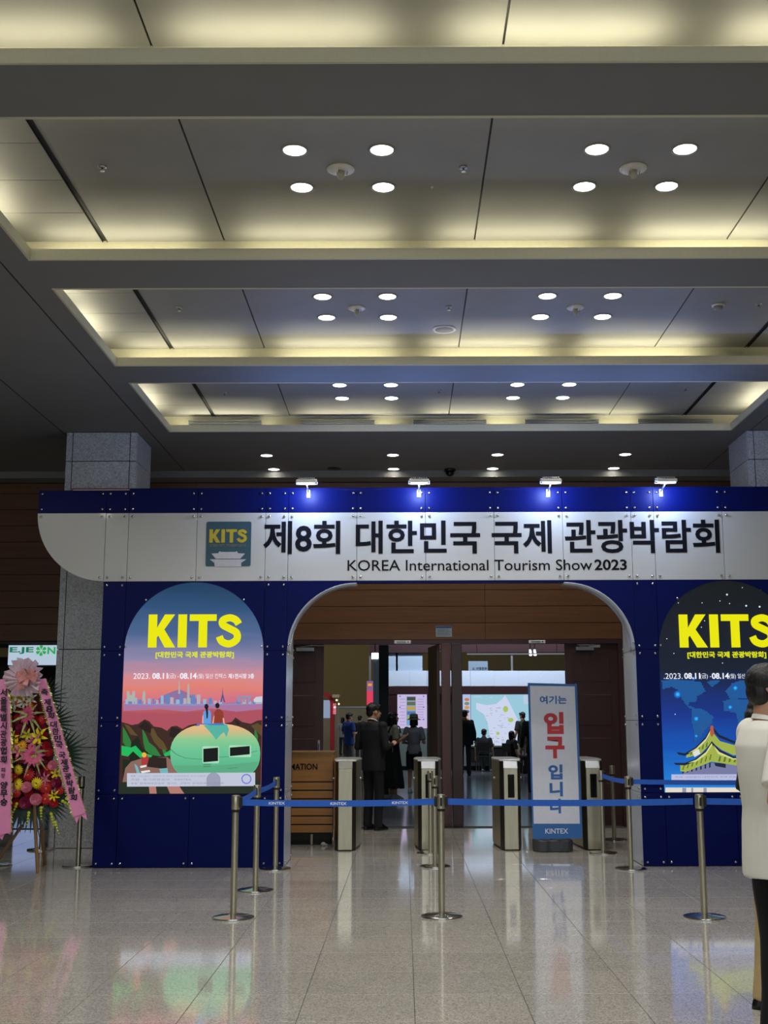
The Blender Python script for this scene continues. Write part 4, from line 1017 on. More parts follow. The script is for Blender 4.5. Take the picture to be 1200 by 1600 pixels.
def stanchion(key, px, py, label, clips=(0,), slot=None):
    x, y = foot(px, py)
    t = thing('belt_barrier_post', label, 'barrier post', (x, y, 0), 0, 'steel belt barrier posts')
    for n_, me_ in (('base', ME_BASE), ('post', ME_POST), ('head', ME_HEAD), ('black_ring', ME_RING)): link(n_, me_, t)
    for a in clips: link('belt_clip', ME_CLIP, t, rot=(0, 0, a))
    if slot is not None: link('belt_slot', ME_SLOT, t, rot=(0, 0, slot))
    posts[key] = (x, y); return t
stanchion('a', 364.5, 1435, 'front row steel belt post at the left corner of the barrier', (0,), None)
stanchion('b', 399, 1392, 'second steel post behind the left corner post, on the receding belt', (), 0)
stanchion('c', 430, 1358.3, 'third steel post of the receding belt, standing against the blue booth foot', (), 0)
stanchion('d', 690.5, 1433, 'front row steel belt post in the middle', (0, PI), 0)
stanchion('e', 680, 1354.5, 'steel post directly behind the middle front post', (), 0)
stanchion('f', 673, 1333.5, 'farther steel post in front of the gate behind the middle front post', (), 0)
stanchion('g', 1101, 1434, 'front row steel belt post at the right', (0,), 0)
stanchion('h', 986, 1358.3, 'steel belt post at the right jamb of the blue gateway', (0,), 0)
stanchion('i', 943, 1333.5, 'steel post in front of the gate right of the banner', (0,), None)
stanchion('j', 960, 1313, 'farthest steel post on the right, behind the gateway jamb', (), None)
stanchion('k', 122, 1353.5, 'steel post left of the blue booth, half behind the ribbon', (), None)
stanchion('l', 64, 1328, 'steel post by the stone column behind the flower stand', (), None)
stanchion('m', -6, 1353, 'steel post cut by the left edge of the view behind the flower stand', (), None)
def belt(k0, k1, label, end=None, texts=(), sag=.012, z=.868, txt=None):
    (xa, ya) = posts[k0]; (xb, yb) = posts[k1] if end is None else end
    d = Vector((xb - xa, yb - ya)); L = d.length; u = d / L; xa += u.x * .05; ya += u.y * .05; L2 = L - (.10 if end is None else .05)
    rz = math.atan2(u.y, u.x)
    mb = MB(); n = 16; A = []; B = []
    for i in range(n + 1):
        s_ = i / n; zz = -sag * 4 * s_ * (1 - s_); A.append((s_ * L2, 0, zz - .024)); B.append((s_ * L2, 0, zz + .024))
    mb.band(A, B); t = mb.build('retractable_belt', M_BELT); t.location = (xa, ya, z); t.rotation_euler = (0, 0, rz)
    m_ = t.modifiers.new('s', 'SOLIDIFY'); m_.thickness = .0016; m_.offset = 0
    tag(t, label, 'belt', 'blue barrier belts')
    for s_ in texts:
        o = text('KINTEX', (s_ * L2 - .063, -.0105 - sag * 4 * s_ * (1 - s_), s_ * L2 + .063, .0105 - sag * 4 * s_ * (1 - s_)), -.0009, mat('belt_print', '#e4ecff', .6), t, 'belt_lettering', weight=.02, depth=.0004)
    return t
belt('a', 'd', 'blue printed belt between the left corner post and the middle front post', texts=(.18, .50, .82))
belt('d', 'g', 'blue belt between the middle and right front posts')
belt('a', 'b', 'short blue belt receding from the left corner post')
belt('b', 'c', 'blue belt between the second and third receding left posts')
belt('g', 'g', 'blue belt from the right front post towards the man in the white shirt', end=(posts['g'][0] + 2.4, posts['g'][1] + .02))
belt('h', 'h', 'blue belt from the right jamb post across the front of the night poster', end=(posts['h'][0] + 2.6, posts['h'][1] - .05))
belt('i', 'h', 'blue belt from the gate post to the right jamb post')
for i_, (px, y) in enumerate(((1300, 0), (1395, 0))):
    x = posts['g'][0] + 2.45 if i_ == 0 else posts['h'][0] + 2.65; yy = posts['g'][1] + .02 if i_ == 0 else posts['h'][1] - .05

# ------------------------------------------------------------------ congratulatory flower stand
YWR = 12.15
wreath = thing('flower_stand', 'tall congratulatory flower stand with pink ribbons beside the stone column', 'flower stand', (0, 0, 0))
def wp(x, y, Y=YWR): return at(x, y, Y)
M_TRI = mat('bamboo', '#8c6c44', .6)
for (a, b_) in (((52, 1230, YWR + .02), (59, 1365, None)), ((58, 1230, YWR + .04), (70, 1352, None)), ((34, 1290, YWR + .1), (-8, 1352, None))):
    p0 = wp(a[0], a[1], a[2]); f = foot(b_[0], b_[1]); MB().tube(p0, (f[0], f[1], 0), .016, .019, n=8).build('tripod_leg', M_TRI, wreath)
c0 = wp(36, 1160, YWR + .02)
bk = MB(); bk.ball((c0.x, YWR + .03, c0.z), .32, .07, .66, 24, 16); bk.build('backing_board', mat('dark_red_cloth', '#3c0d12', .8, bump=.4), wreath, True)
M_PALM = mat('palm_green', '#284634', .5, grain=.25, gscale=12); M_PALM2 = mat('palm_green_pale', '#38563c', .5, grain=.25)
def palm(ox, oy, ang, L, spread, nleaf=17, droop=0, m=None, Y=YWR + .10):
    """a fan palm leaf; ang in degrees, 0 = right, 90 = up"""
    o = wp(ox, oy, Y); mb = MB()
    for k in range(nleaf):
        a = math.radians(ang + spread * (k / (nleaf - 1) - .5)); l = L * (1 - .25 * abs(k / (nleaf - 1) - .5) * 2) * random.uniform(.93, 1.05)
        d = Vector((math.cos(a), random.uniform(-.08, .08), math.sin(a))); s_ = Vector((-d.z, 0, d.x)) * L * .038
        A = []; B = []
        for i, wd in enumerate((.5, 1.0, .9, .5, .05)):
            u = i / 4; p = o + d * l * (.12 + .88 * u) + Vector((0, -.02 * u, -droop * u * u))
            A.append(p + s_ * wd + Vector((0, .006, 0))); B.append(p - s_ * wd)
        mb.band(A, B)
    mb.tube(o - Vector((math.cos(math.radians(ang)), 0, math.sin(math.radians(ang)))) * L * .5, o + Vector((math.cos(math.radians(ang)), 0, math.sin(math.radians(ang)))) * L * .14, .008, n=6)
    return mb.build('palm_leaf', m or M_PALM, wreath)
random.seed(5)
for a in ((62, 1092, 12, .32, 120, 13), (74, 1130, 5, .34, 125, 13), (86, 1180, 2, .42, 130, 15), (66, 1245, -35, .36, 70, 10), (50, 1250, -78, .38, 75, 10), (35, 1250, -110, .36, 70, 10), (20, 1240, -140, .30, 60, 8), (84, 1238, -15, .28, 70, 9)):
    palm(*a)
# flowers
M_FL = {k: mat('petal_' + k, v, .55, grain=.18, gscale=40) for k, v in dict(yellow='#f4d820', orange='#f8a81c', red='#c01824', darkred='#6e0c16', pink='#d87890', magenta='#8c1c48', white='#d8dcc8', lily='#c85078', lime='#c8d030').items()}
M_CTR = mat('flower_centre', '#5a4410', .8); M_CTRY = mat('flower_centre_yellow', '#c8b040', .8)
def flower_mesh(kind, key):
    mb = MB(); random.seed(hash_(kind + key))
    if kind == 'gerbera':
        for ring, (n, L, up) in enumerate(((16, .052, .004), (14, .042, .012), (10, .028, .018))):
            for i in range(n):
                a = 2 * PI * i / n + ring * .2; d = Vector((math.cos(a), 0, math.sin(a))); s_ = Vector((-d.z, 0, d.x)) * .0075
                y0 = -.012 - up; A = [d * .006 + Vector((0, y0, 0)) + s_ * .4, d * L * .55 + Vector((0, y0 - .006, 0)) + s_, d * L + Vector((0, y0 + .002, 0)) + s_ * .4]
                B = [p - s_ * k for p, k in zip(A, (.8, 2, .8))]; mb.band(A, B)
    elif kind == 'carnation':
        for ring, (n, L, up) in enumerate(((12, .046, .0), (11, .040, .014), (9, .030, .026), (6, .018, .034))):
            for i in range(n):
                a = 2 * PI * i / n + ring * .35 + random.uniform(-.1, .1); d = Vector((math.cos(a), 0, math.sin(a))); s_ = Vector((-d.z, 0, d.x)) * .013
                y0 = -.01 - up; A = [d * .004 + Vector((0, y0, 0)) + s_ * .4, d * L * .7 + Vector((0, y0 - .008, 0)) + s_, d * L + Vector((0, y0 - .014, 0)) + s_ * .9]
                B = [p - s_ * k for p, k in zip(A, (.8, 2, 1.8))]; mb.band(A, B)
    else:
        n = 6 if kind == 'lily' else 13
        L0 = .075 if kind == 'lily' else .13
        for i in range(n):
            a = 2 * PI * i / n + .2; L = L0 * random.uniform(.85, 1.1); d = Vector((math.cos(a), 0, math.sin(a))); s_ = Vector((-d.z, 0, d.x)) * (L * .16)
            A = []; B = []
            for u, wd, yy in ((.05, .3, -.01), (.35, 1, -.045), (.7, .85, -.05), (1, .08, -.03)):
                p = d * L * u + Vector((0, yy, 0)); A.append(p + s_ * wd); B.append(p - s_ * wd)
            mb.band(A, B)
    return mb.mesh(kind, M_FL[key])
def hash_(s): return sum(ord(c) * (i + 7) for i, c in enumerate(s))
CTR = {}
fl_cache = {}
def flower(kind, key, px, py, sc=1.0, lift=0):
    k = (kind, key)
    if k not in fl_cache: fl_cache[k] = flower_mesh(kind, key)
    p = wp(px, py, YWR - .06 - lift); o = link(kind, fl_cache[k], wreath, p, (random.uniform(-.3, .3), random.uniform(0, 6), random.uniform(-.35, .35))); o.scale = (sc,) * 3
    if kind != 'carnation':
        kk = 'c' + key
        if kk not in CTR: CTR[kk] = MB().ball((0, -.024, 0), .011, .008, .011, 8, 6).mesh('flower_centre', M_CTR if key in ('yellow', 'orange') else M_CTRY)
        link('flower_centre', CTR[kk], o)
random.seed(21)
# filling rows of dark red and pink heads under the named blooms
for y in range(1098, 1256, 13):
    hw = 30 + (y - 1098) * .12
    for i in range(6):
        x = 36 - hw + i * (2 * hw / 5) + random.uniform(-3, 3)
        flower('carnation', random.choice(('red', 'darkred', 'darkred', 'red', 'magenta')), x, y + random.uniform(-3, 3), .95, -.02)
for a in (('gerbera','yellow',32,1086),('gerbera','yellow',20,1091),('lily','lime',47.5,1081),('lily','white',52,1094),('lily','white',37,1097),('lily','white',24,1099),('gerbera','orange',47,1104),
          ('bromeliad','lily',45,1118,.85,.06),('gerbera','darkred',24,1127),('gerbera','red',66,1125),('lily','yellow',25,1151,1.1,.03),('lily','yellow',22,1164,1.1,.03),('lily','lime',45,1147,1,.03),('lily','yellow',67,1152,1.5,.04),
          ('lily','pink',55,1157,1.2,.02),('lily','pink',30,1176,1.3,.02),('gerbera','orange',37,1166,1.2,.03),('bromeliad','lily',52,1182,1,.07),('gerbera','darkred',30,1187),('gerbera','yellow',30,1202,1,.03),('gerbera','red',47,1211,1.25,.03),
          ('carnation','magenta',64,1209),('carnation','pink',84,1196,1.1,.02),('lily','yellow',91,1208,1),('gerbera','red',75,1202,1),('gerbera','red',24,1214),('lily','pink',75,1217,1,.03),('gerbera','yellow',59,1223,1.2,.04),('gerbera','yellow',30,1226,1.2,.04),
          ('carnation','pink',42,1231,1.2,.03),('gerbera','red',72,1231,1.2,.04),('carnation','magenta',92,1222,1.3),('gerbera','red',27,1239,1.1,.03),('carnation','magenta',41,1253,1.35,.03),('carnation','pink',57,1248,1.3,.05),('gerbera','red',73,1248,1.2,.04),('lily','yellow',85,1242,.9,.04),
          ('carnation','pink',20,1232,1.2,.02),('gerbera','red',94,1234,1),('gerbera','red',84,1224,1),('gerbera','yellow',14,1190,1),('lily','pink',12,1180,1),('carnation','red',10,1210,1.1),('gerbera','orange',8,1160,1),('carnation','pink',8,1235,1.2)): flower(*a)
# variegated leaves of the star blooms
for cx, cy in ((45, 1118), (52, 1178)):
    for a_ in (25, 60, 150, 190, -35, -60, -110):
        a = math.radians(a_); p0 = wp(cx, cy, YWR - .15); d = Vector((math.cos(a), -.25, math.sin(a))); s_ = Vector((-math.sin(a), 0, math.cos(a))) * .012; L = .19
        A = [p0 + d * L * u + Vector((0, 0, -.05 * u * u)) + s_ * w_ for u, w_ in ((.1, .8), (.5, 1), (1, .05))]; B = [p0 + d * L * u + Vector((0, 0, -.05 * u * u)) - s_ * w_ for u, w_ in ((.1, .8), (.5, 1), (1, .05))]
        MB().band(A, B).build('striped_leaf', mat('striped_leaf', '#9aa868', .5, grain=.4, gscale=60), wreath)
for cx, cy, an in ((98, 1252, -30), (110, 1262, -40), (80, 1272, -75), (86, 1285, -70), (64, 1262, -85), (45, 1270, -95), (26, 1256, -110), (104, 1248, 20)):
    a = math.radians(an); p0 = wp(cx, cy, YWR - .12); mb = MB()
    for k in range(5): q = p0 + Vector((math.cos(a), 0, math.sin(a))) * k * .028; mb.ball(q, .017 - .002 * k, .014, .016 - .002 * k, 8, 6)
    mb.build('gladiolus_spike', M_FL['lime'], wreath)
# ribbons
M_RIB = mat('pink_ribbon', '#ee92c2', .4, grain=.03); M_FRG = mat('foil_fringe', '#c8cc78', .25, metal=.4, grain=.5, gscale=70)
def ribbon(L, R, Y, name):
    """L, R: photo outline down the left and right edges"""
    A = [wp(x, y, Y) for x, y in L]; B = [wp(x, y, Y) for x, y in R]; n = len(A)
    for i in range(n): k = math.sin(i / (n - 1) * 5) * .012; A[i].y += k; B[i].y += k
    o = MB().band(A, B).build('ribbon', M_RIB, wreath); m_ = o.modifiers.new('s', 'SOLIDIFY'); m_.thickness = .003
    for E_, s in ((A, -1), (B, 1)):
        mb = MB(); random.seed(3)
        for i in range(n - 1):
            m = 7
            for k in range(m):
                p = E_[i].lerp(E_[i + 1], k / m); q = E_[i].lerp(E_[i + 1], (k + 1) / m); o_ = random.uniform(.01, .026)
                v = [mb.b.verts.new(c) for c in (p, q, q + Vector((s * o_, random.uniform(-.02, .01), 0)), p + Vector((s * random.uniform(.008, .022), random.uniform(-.02, .01), -.01)))]; mb.b.faces.new(v)
        mb.build('foil_fringe', M_FRG, wreath)
    return o
def lerp_line(p, q, n): return [(p[0] + (q[0] - p[0]) * i / n, p[1] + (q[1] - p[1]) * i / n) for i in range(n + 1)]
YR = YWR - .20
ribbon(lerp_line((57, 1062), (115, 1276), 10) , lerp_line((71, 1060), (134, 1270), 10), YR, 'r')
for tri in (((115, 1276), (125, 1273), (120, 1287)), ((125, 1273), (134, 1270), (136, 1282)), ((-3, 1304), (8, 1301), (3, 1313)), ((8, 1301), (18, 1298), (16, 1304))):
    P = [wp(x, y, YR) for x, y in tri]; mb = MB(); vv = [mb.b.verts.new(p) for p in P]; mb.b.faces.new(vv); mb.build('ribbon_tail', M_RIB, wreath)
ribbon([(-2, 1062), (-3, 1100), (-3, 1150), (-3, 1200), (-3, 1250), (-3, 1306)], [(8, 1060), (15, 1100), (16, 1150), (17, 1200), (17, 1250), (18, 1300)], YR, 'l')
M_RINK = mat('ribbon_ink', '#1a1420', .6)
def ribbon_text(s, path, size, Y):
    n = len(s)
    for i, ch in enumerate(s):
        if ch == ' ': continue
        x, y, sz = path(i / (n - 1))
        text(ch, pbox(x - sz * .5, y - sz * .5, x + sz * .5, y + sz * .5, Y), Y, M_RINK, wreath, 'ribbon_lettering', weight=.03, depth=.001)
ys_r = [1081, 1097, 1108, 1118, 1132, 1143, 1154, 1164, 1180, 1191, 1201, 1213, 1224, 1235, 1246]
for ch, y in zip('축제8회대한민국국제관광박람회', ys_r):
    f = (y - 1061) / (1280 - 1061); x = 64 + (124.5 - 64) * f; text(ch, pbox(x - 5.6, y - 5.2, x + 5.6, y + 5.2, YR - .02), YR - .02, M_RINK, wreath, 'ribbon_lettering', weight=.035, depth=.0008)
for ch, y in zip('서울특별시관광협회', [1082, 1095, 1108, 1121, 1134, 1147, 1160, 1173, 1187]):
    text(ch, pbox(0, y - 6, 11, y + 6, YR - .02), YR - .02, M_RINK, wreath, 'ribbon_lettering', weight=.035, depth=.0008)
for ch, y in zip('회장', [1203, 1212]): text(ch, pbox(1, y - 3.5, 8, y + 3.5, YR - .02), YR - .02, M_RINK, wreath, 'ribbon_lettering', weight=.02, depth=.0008)
for ch, y in zip('양무승', [1227, 1240, 1253]): text(ch, pbox(0, y - 6, 12, y + 6, YR - .02), YR - .02, M_RINK, wreath, 'ribbon_lettering', weight=.035, depth=.0008)
# wrapping paper fan and bow
M_WRAP = mat('wrap_paper', '#e6d2dc', .6, grain=.06, gscale=14); M_BOW = mat('pink_bow', '#cf8a88', .4, grain=.2, gscale=30)
o = wp(36, 1062, YWR - .22); mb = MB(); n = 40; A = []; B = []; random.seed(9)
for i in range(n + 1):
    a = 2 * PI * i / n; r_ = .195 + random.uniform(-.02, .03); A.append(o + Vector((math.cos(a) * .03, .0, math.sin(a) * .03)))
    B.append(o + Vector((math.cos(a) * r_ * .95, (.05 if i % 2 else -.035), math.sin(a) * r_ + .02)))
mb.band(A, B); w_o = mb.build('wrapping_fan', M_WRAP, wreath); m_ = w_o.modifiers.new('s', 'SOLIDIFY'); m_.thickness = .002
o = wp(44, 1058, YWR - .28); 
for k, (an, L) in enumerate(((15, .11), (55, .10), (165, .11), (130, .09), (-20, .10), (200, .10), (260, .09))):
    a = math.radians(an); d = Vector((math.cos(a), -.15, math.sin(a))); s_ = Vector((-math.sin(a), 0, math.cos(a))) * .028; mb = MB(); A = []; B = []
    for i in range(13):
        u = i / 12; t_ = math.sin(PI * u); p = o + d * L * (1 - abs(2 * u - 1)) + Vector((0, (.035 if u < .5 else -.035) * t_, 0)); A.append(p + s_ * (.25 + .75 * t_)); B.append(p - s_ * (.25 + .75 * t_))
    mb.band(A, B); mb.build('bow_loop', M_BOW, wreath, True)
MB().ball(o, .022, .018, .024, 10, 8).build('bow_knot', M_BOW, wreath, True)
MB().band([wp(28, 1060, YWR - .29), wp(26, 1068, YWR - .30), wp(24, 1078, YWR - .29)], [wp(40, 1062, YWR - .29), wp(39, 1070, YWR - .30), wp(38, 1076, YWR - .29)]).build('bow_tail', M_BOW, wreath)

# ------------------------------------------------------------------ people
M_SKIN = mat('skin', '#b98a6e', .55, grain=.04, gscale=10)
M_HAIR = mat('black_hair', '#0b0908', .5, grain=.5, gscale=120, stretch=(1, 1, .15), bump=.5)
M_SHOE_B = mat('black_shoe', '#0c0c0e', .35)
def V(*a): return Vector(a)
def fold(me, amp, seed, zs=1.5, fx=5.0):
    me.update()
    ns = [v.normal.copy() for v in me.vertices]
    for v, n_ in zip(me.vertices, ns):
        p = Vector((v.co.x * fx + seed, v.co.y * fx, v.co.z * zs * 2))
        k = noise.noise(p) + .5 * noise.noise(p * 2.3 + Vector((3, 1, 7)))
        v.co += n_ * amp * k
def remesh(mb, name, m, vox, smooth=4, parent=None, amp=0, seed=0, zs=1.5, fx=5.0):
    me = bpy.data.meshes.new(name); mb.b.to_mesh(me); mb.b.free()
    o = bpy.data.objects.new(name, me); COL.objects.link(o)
    r = o.modifiers.new('r', 'REMESH'); r.mode = 'VOXEL'; r.voxel_size = vox; r.use_smooth_shade = True
    s_ = o.modifiers.new('s', 'SMOOTH'); s_.factor = .5; s_.iterations = smooth
    me2 = evaluated(o, name); bpy.data.objects.remove(o); bpy.data.meshes.remove(me)
    if amp: fold(me2, amp, seed, zs, fx)
    me2.materials.clear(); me2.materials.append(m)
    for p in me2.polygons: p.use_smooth = True
    return link(name, me2, parent)
def hand(mb, w, d, side, curl=.35, k=1.0):
    """w wrist, d pointing direction, side = thumb side"""
    d = d.normalized(); side = (side - d * side.dot(d)).normalized(); nrm = d.cross(side)
    c = w + d * .045 * k; R = Matrix((side, d, nrm)).transposed()
    mb.ball(c, .040 * k, .052 * k, .017 * k, 12, 8, R)
    for i, L in enumerate((.068, .076, .070, .055)):
        b0 = w + d * .078 * k + side * (.027 - .0185 * i) * k; d1 = (d + nrm * curl * .6).normalized(); d2 = (d + nrm * curl * 1.8).normalized()
        j = b0 + d1 * L * .5 * k; mb.caps(b0 - d * .01, j, .0092 * k, .0085 * k, 8); mb.caps(j, j + d2 * L * .5 * k, .0085 * k, .007 * k, 8)
    b0 = w + d * .025 * k + side * .030 * k; j = b0 + (d * .5 + side * .8 + nrm * .3).normalized() * .035 * k
    mb.caps(b0, j, .012 * k, .010 * k, 8); mb.caps(j, j + (d * .9 + side * .2 + nrm * .4).normalized() * .032 * k, .010 * k, .008 * k, 8)
def person(name_label, X, Y, h, yaw, top, bottom, shoes=None, sleeve='short', legs='trousers', hair='short', vox=.012, el=None, hd=None, feet=None, seated=False, headyaw=0, stout=1.0, hairmat=None, skin=None, hat=None, ztop=None, group=None, female=False, lean=0, headtilt=0, amp=.008, hem=None):
    t = thing('person', name_label, 'person', (X, Y, 0), yaw, group)
    k = h / 1.72; dz = -.43 if seated else 0; skin = skin or M_SKIN; shoes = shoes or M_SHOE_B
    S_ = lambda v: Vector((v[0] * k, v[1] * k, (v[2]) * k))
    sw = .170 if female else .195; hw = .155
    el = el or (V(sw + .06, .03, 1.12), V(-sw - .06, .03, 1.12)); hd = hd or (V(sw + .08, -.05, .90), V(-sw - .08, -.05, .90))
    el = [V(e.x, e.y, e.z + dz) for e in el]; hd = [V(e.x, e.y, e.z + dz) for e in hd]
    if seated: knees = [V(.12, -.42, .50), V(-.12, -.42, .50)]; ank = [V(.13, -.42, .09), V(-.13, -.40, .09)]; hipz = .52
    else:
        f = feet or (V(.10, .0, .08), V(-.10, 0, .08)); ank = list(f); hipz = .90
        knees = [V((.095 if i == 0 else -.095), a.y * .55 - .02, .49) for i, a in enumerate(ank)]
    hips = [V(.088, 0, hipz), V(-.088, 0, hipz)]
    sh = [V(sw - .01, .01, 1.405 + dz), V(-sw + .01, .01, 1.405 + dz)]
    HR = Matrix.Rotation(headyaw, 3, 'Z') @ Matrix.Rotation(headtilt, 3, 'X')
    hc = V(0, -.01 + lean, 1.60 + dz)
    def Hd(x, y, z): return S_(hc + HR @ V(x, y, z))
    body = MB()
    # head and face
    body.ball(Hd(0, .012, .022), .077 * k, .094 * k, .092 * k, 20, 14, HR)
    body.ball(Hd(0, -.030, -.042), .057 * k, .062 * k, .072 * k, 18, 12, HR)
    body.ball(Hd(0, -.062, -.086), .026 * k, .024 * k, .022 * k, 12, 8, HR)
    body.caps(Hd(0, -.088, .002), Hd(0, -.108, -.028), .009 * k, .014 * k, 8)
    body.caps(Hd(-.018, -.088, -.062), Hd(.018, -.088, -.062), .010 * k, .010 * k, 8)
    for s in (-1, 1):
        body.ball(Hd(s * .078, .008, -.012), .010 * k, .020 * k, .030 * k, 10, 8, HR)
    body.caps(S_(V(0, .015 + lean * .5, 1.40 + dz)), S_(V(0, .012 + lean, 1.53 + dz)), .062 * k * (.85 if female else 1), .055 * k * (.85 if female else 1), 16)
    tor = [(hipz - .07, 0, 0, .14, .10), (hipz + .03, 0, 0, .165 if female else .16, .11), (1.07 + dz, 0, 0, .128 if female else .145, .10), (1.22 + dz, 0, 0, .15 if female else .17, .115), (1.34 + dz, 0, .005, .165 if female else .19, .115), (1.42 + dz, 0, .01, .15 if female else .165, .085), (1.465 + dz, 0, .012, .07, .06)]
    lo = lambda secs, e=0: [(z * k, cx * k, (cy + lean * max(0, z - hipz) * 1.2) * k, (rx * stout + e) * k, (ry * stout + e) * k) for z, cx, cy, rx, ry in secs]
    body.loft(lo(tor))
    for i in range(2):
        body.caps(S_(sh[i]), S_(el[i]), .048 * k, .038 * k); body.caps(S_(el[i]), S_(hd[i]), .037 * k, .025 * k)
        d = hd[i] - el[i]; side = V(-1 if i == 0 else 1, -.6, .2)
        hand(body, S_(hd[i]), d, side, .45, k)
        body.caps(S_(hips[i]), S_(knees[i]), .080 * k, .052 * k); body.caps(S_(knees[i]), S_(ank[i]), .050 * k, .034 * k)
    remesh(body, 'body', skin, vox * .62 if vox > .008 else vox * .8, 3, t)
    # eyes
    ey = MB()
    for s in (-1, 1): ey.ball(Hd(s * .031, -.079, .002), .0125 * k, .009 * k, .007 * k, 8, 6, HR)
    ey.build('eyes', mat('eye_dark', '#1c1410', .2), t, True)
    br = MB()
    for s in (-1, 1): br.caps(Hd(s * .018, -.088, .022), Hd(s * .046, -.078, .022), .0035 * k, .003 * k, 6)
    br.build('eyebrows', M_HAIR, t, True)
    # hair
    hr = MB(); hm = hairmat or M_HAIR
    if not hat or hair == 'long' or hair == 'bob':
        hr.ball(Hd(0, .018, .048), .085 * k, .098 * k, .080 * k, 20, 14, HR)
        hr.ball(Hd(0, .060, -.006), .066 * k, .050 * k, .068 * k, 16, 12, HR)
    if hat: hr.ball(Hd(0, .05, -.03), .078 * k, .062 * k, .06 * k, 16, 12, HR)
    if hair == 'short':
        hr.caps(Hd(-.05, -.062, .075), Hd(.05, -.062, .075), .026 * k, .026 * k, 10)
        for s in (-1, 1): hr.ball(Hd(s * .070, -.022, .035), .014 * k, .030 * k, .026 * k, 10, 8, HR)
    elif hair == 'long':
        hr.caps(Hd(-.05, -.07, .06), Hd(.05, -.07, .06), .022 * k, .022 * k, 10)
        for s in (-1, 1): hr.caps(Hd(s * .072, -.0, .02), Hd(s * .080, .0, -.19), .032 * k, .030 * k, 10)
        hr.caps(Hd(0, .06, .0), Hd(0, .085, -.27), .075 * k, .062 * k, 14)
        for s in (-1, 1): hr.caps(Hd(s * .05, .06, .0), Hd(s * .06, .07, -.26), .05 * k, .045 * k, 12)
    elif hair == 'bob':
        hr.caps(Hd(0, .05, .0), Hd(0, .06, -.10), .07 * k, .062 * k, 14)
        for s in (-1, 1): hr.caps(Hd(s * .066, .0, .02), Hd(s * .07, .01, -.09), .03 * k, .028 * k, 10)
    remesh(hr, 'hair', hm, max(vox * .6, .005), 2, t, amp=.006 * k, seed=X, zs=6, fx=18)
    if hat:
        hb_ = MB(); hb_.lathe([(.155, -.022), (.152, -.010), (.098, .012), (.096, .075), (.085, .105), (.05, .118), (.01, .12)], n=28)
        for q in hb_.b.verts: q.co = S_(hc + HR @ V(0, .01, .045) + HR @ q.co)
        hb_.build('hat', hat, t, True)
        hb2 = MB().lathe([(.0985, .012), (.0985, .035)], n=28)
        for q in hb2.b.verts: q.co = S_(hc + HR @ V(0, .01, .045) + HR @ q.co)
        hb2.build('hat_band', M_BLACK, t, True)
    # top
    tp = MB(); e = .018
    ht = (hem if hem is not None else .80) if not seated else .50
    tt = [(ht, 0, 0, .185 if not female else .17, .135), (ht + .12 if not seated else .60, 0, 0, .18 if not female else .165, .132), (1.07 + dz, 0, 0, .165 if not female else .14, .125), (1.24 + dz, 0, 0, .18 if not female else .16, .135), (1.35 + dz, 0, .005, .20 if not female else .175, .128), (1.425 + dz, 0, .01, .165 if not female else .15, .095), (1.46 + dz, 0, .012, .082, .072)]
    if hem and hem > 1.0: tt = [(hem, 0, 0, .15, .115)] + tt[3:]
    tp.loft(lo(tt))
    for i in range(2):
        tp.ball(S_(sh[i]), .068 * k, .064 * k, .064 * k)
        if sleeve == 'short':
            m_ = sh[i].lerp(el[i], .80); tp.tube(S_(sh[i]), S_(m_), .066 * k, .070 * k, 16)
        elif sleeve == 'long':
            tp.caps(S_(sh[i]), S_(el[i]), .062 * k, .052 * k); tp.tube(S_(el[i]), S_(el[i].lerp(hd[i], .93)), .052 * k, .038 * k, 14)
    remesh(tp, 'shirt' if sleeve != 'long' else 'jacket', top, vox, 3, t, amp=amp * k, seed=X * 3 + 5)
    if sleeve == 'short' or True:
        cl = MB(); n_ = 20; A = []; B = []
        for i in range(n_ + 1):
            a = 2 * PI * i / n_; A.append(S_(V(.080 * math.cos(a), .012 + lean * .6 + .068 * math.sin(a), 1.462 + dz + .012 * math.sin(a)))); B.append(S_(V(.067 * math.cos(a), .012 + lean * .6 + .060 * math.sin(a), 1.482 + dz + .014 * math.sin(a))))
        cl.band(A, B).build('collar', top, t, True)
    # bottom
    bo = MB()
    if legs == 'trousers':
        if not seated: bo.loft(lo([(hipz - .10, 0, 0, .150, .110), (hipz, 0, .003, .160, .116), (hipz + .10, 0, 0, .13, .098)]))
        else: bo.ball(S_(V(0, .0, .55)), .175 * k, .14 * k, .11 * k)
        for i in range(2):
            bo.caps(S_(hips[i] + V(0, .006, 0)), S_(knees[i]), .086 * k, .068 * k); bo.tube(S_(knees[i]), S_(ank[i] + V(0, .01, -.035)), .068 * k, .060 * k, 16)
            bo.ball(S_(knees[i]), .068 * k, .068 * k, .068 * k)
        remesh(bo, 'trousers', bottom, vox, 3, t, amp=amp * .9 * k, seed=X + 9)
    elif legs == 'shorts':
        bo.loft(lo([(hipz - .10, 0, 0, .155, .115), (hipz, 0, .005, .172, .128), (hipz + .12, 0, 0, .15, .112)]))
        for i in range(2): bo.tube(S_(hips[i]), S_(hips[i].lerp(knees[i], .9)), .098 * k, .09 * k, 16)
        remesh(bo, 'shorts', bottom, vox, 3, t, amp=.006 * k, seed=X + 9)
    else:
        zt_ = 1.36 if legs == 'dress' else hipz + .14
        secs = [(.22, 0, 0, .27, .22), (.5, 0, 0, .24, .19), (hipz - .05, 0, 0, .195, .15), (1.05, 0, 0, .155, .125)] + ([(1.24, 0, 0, .168, .140), (1.33, 0, 0, .15, .13)] if legs == 'dress' else [])
        bo.loft(lo(secs)); remesh(bo, 'dress' if legs == 'dress' else 'skirt', bottom, vox, 3, t, amp=.018 * k, seed=X + 9, zs=.4, fx=9)
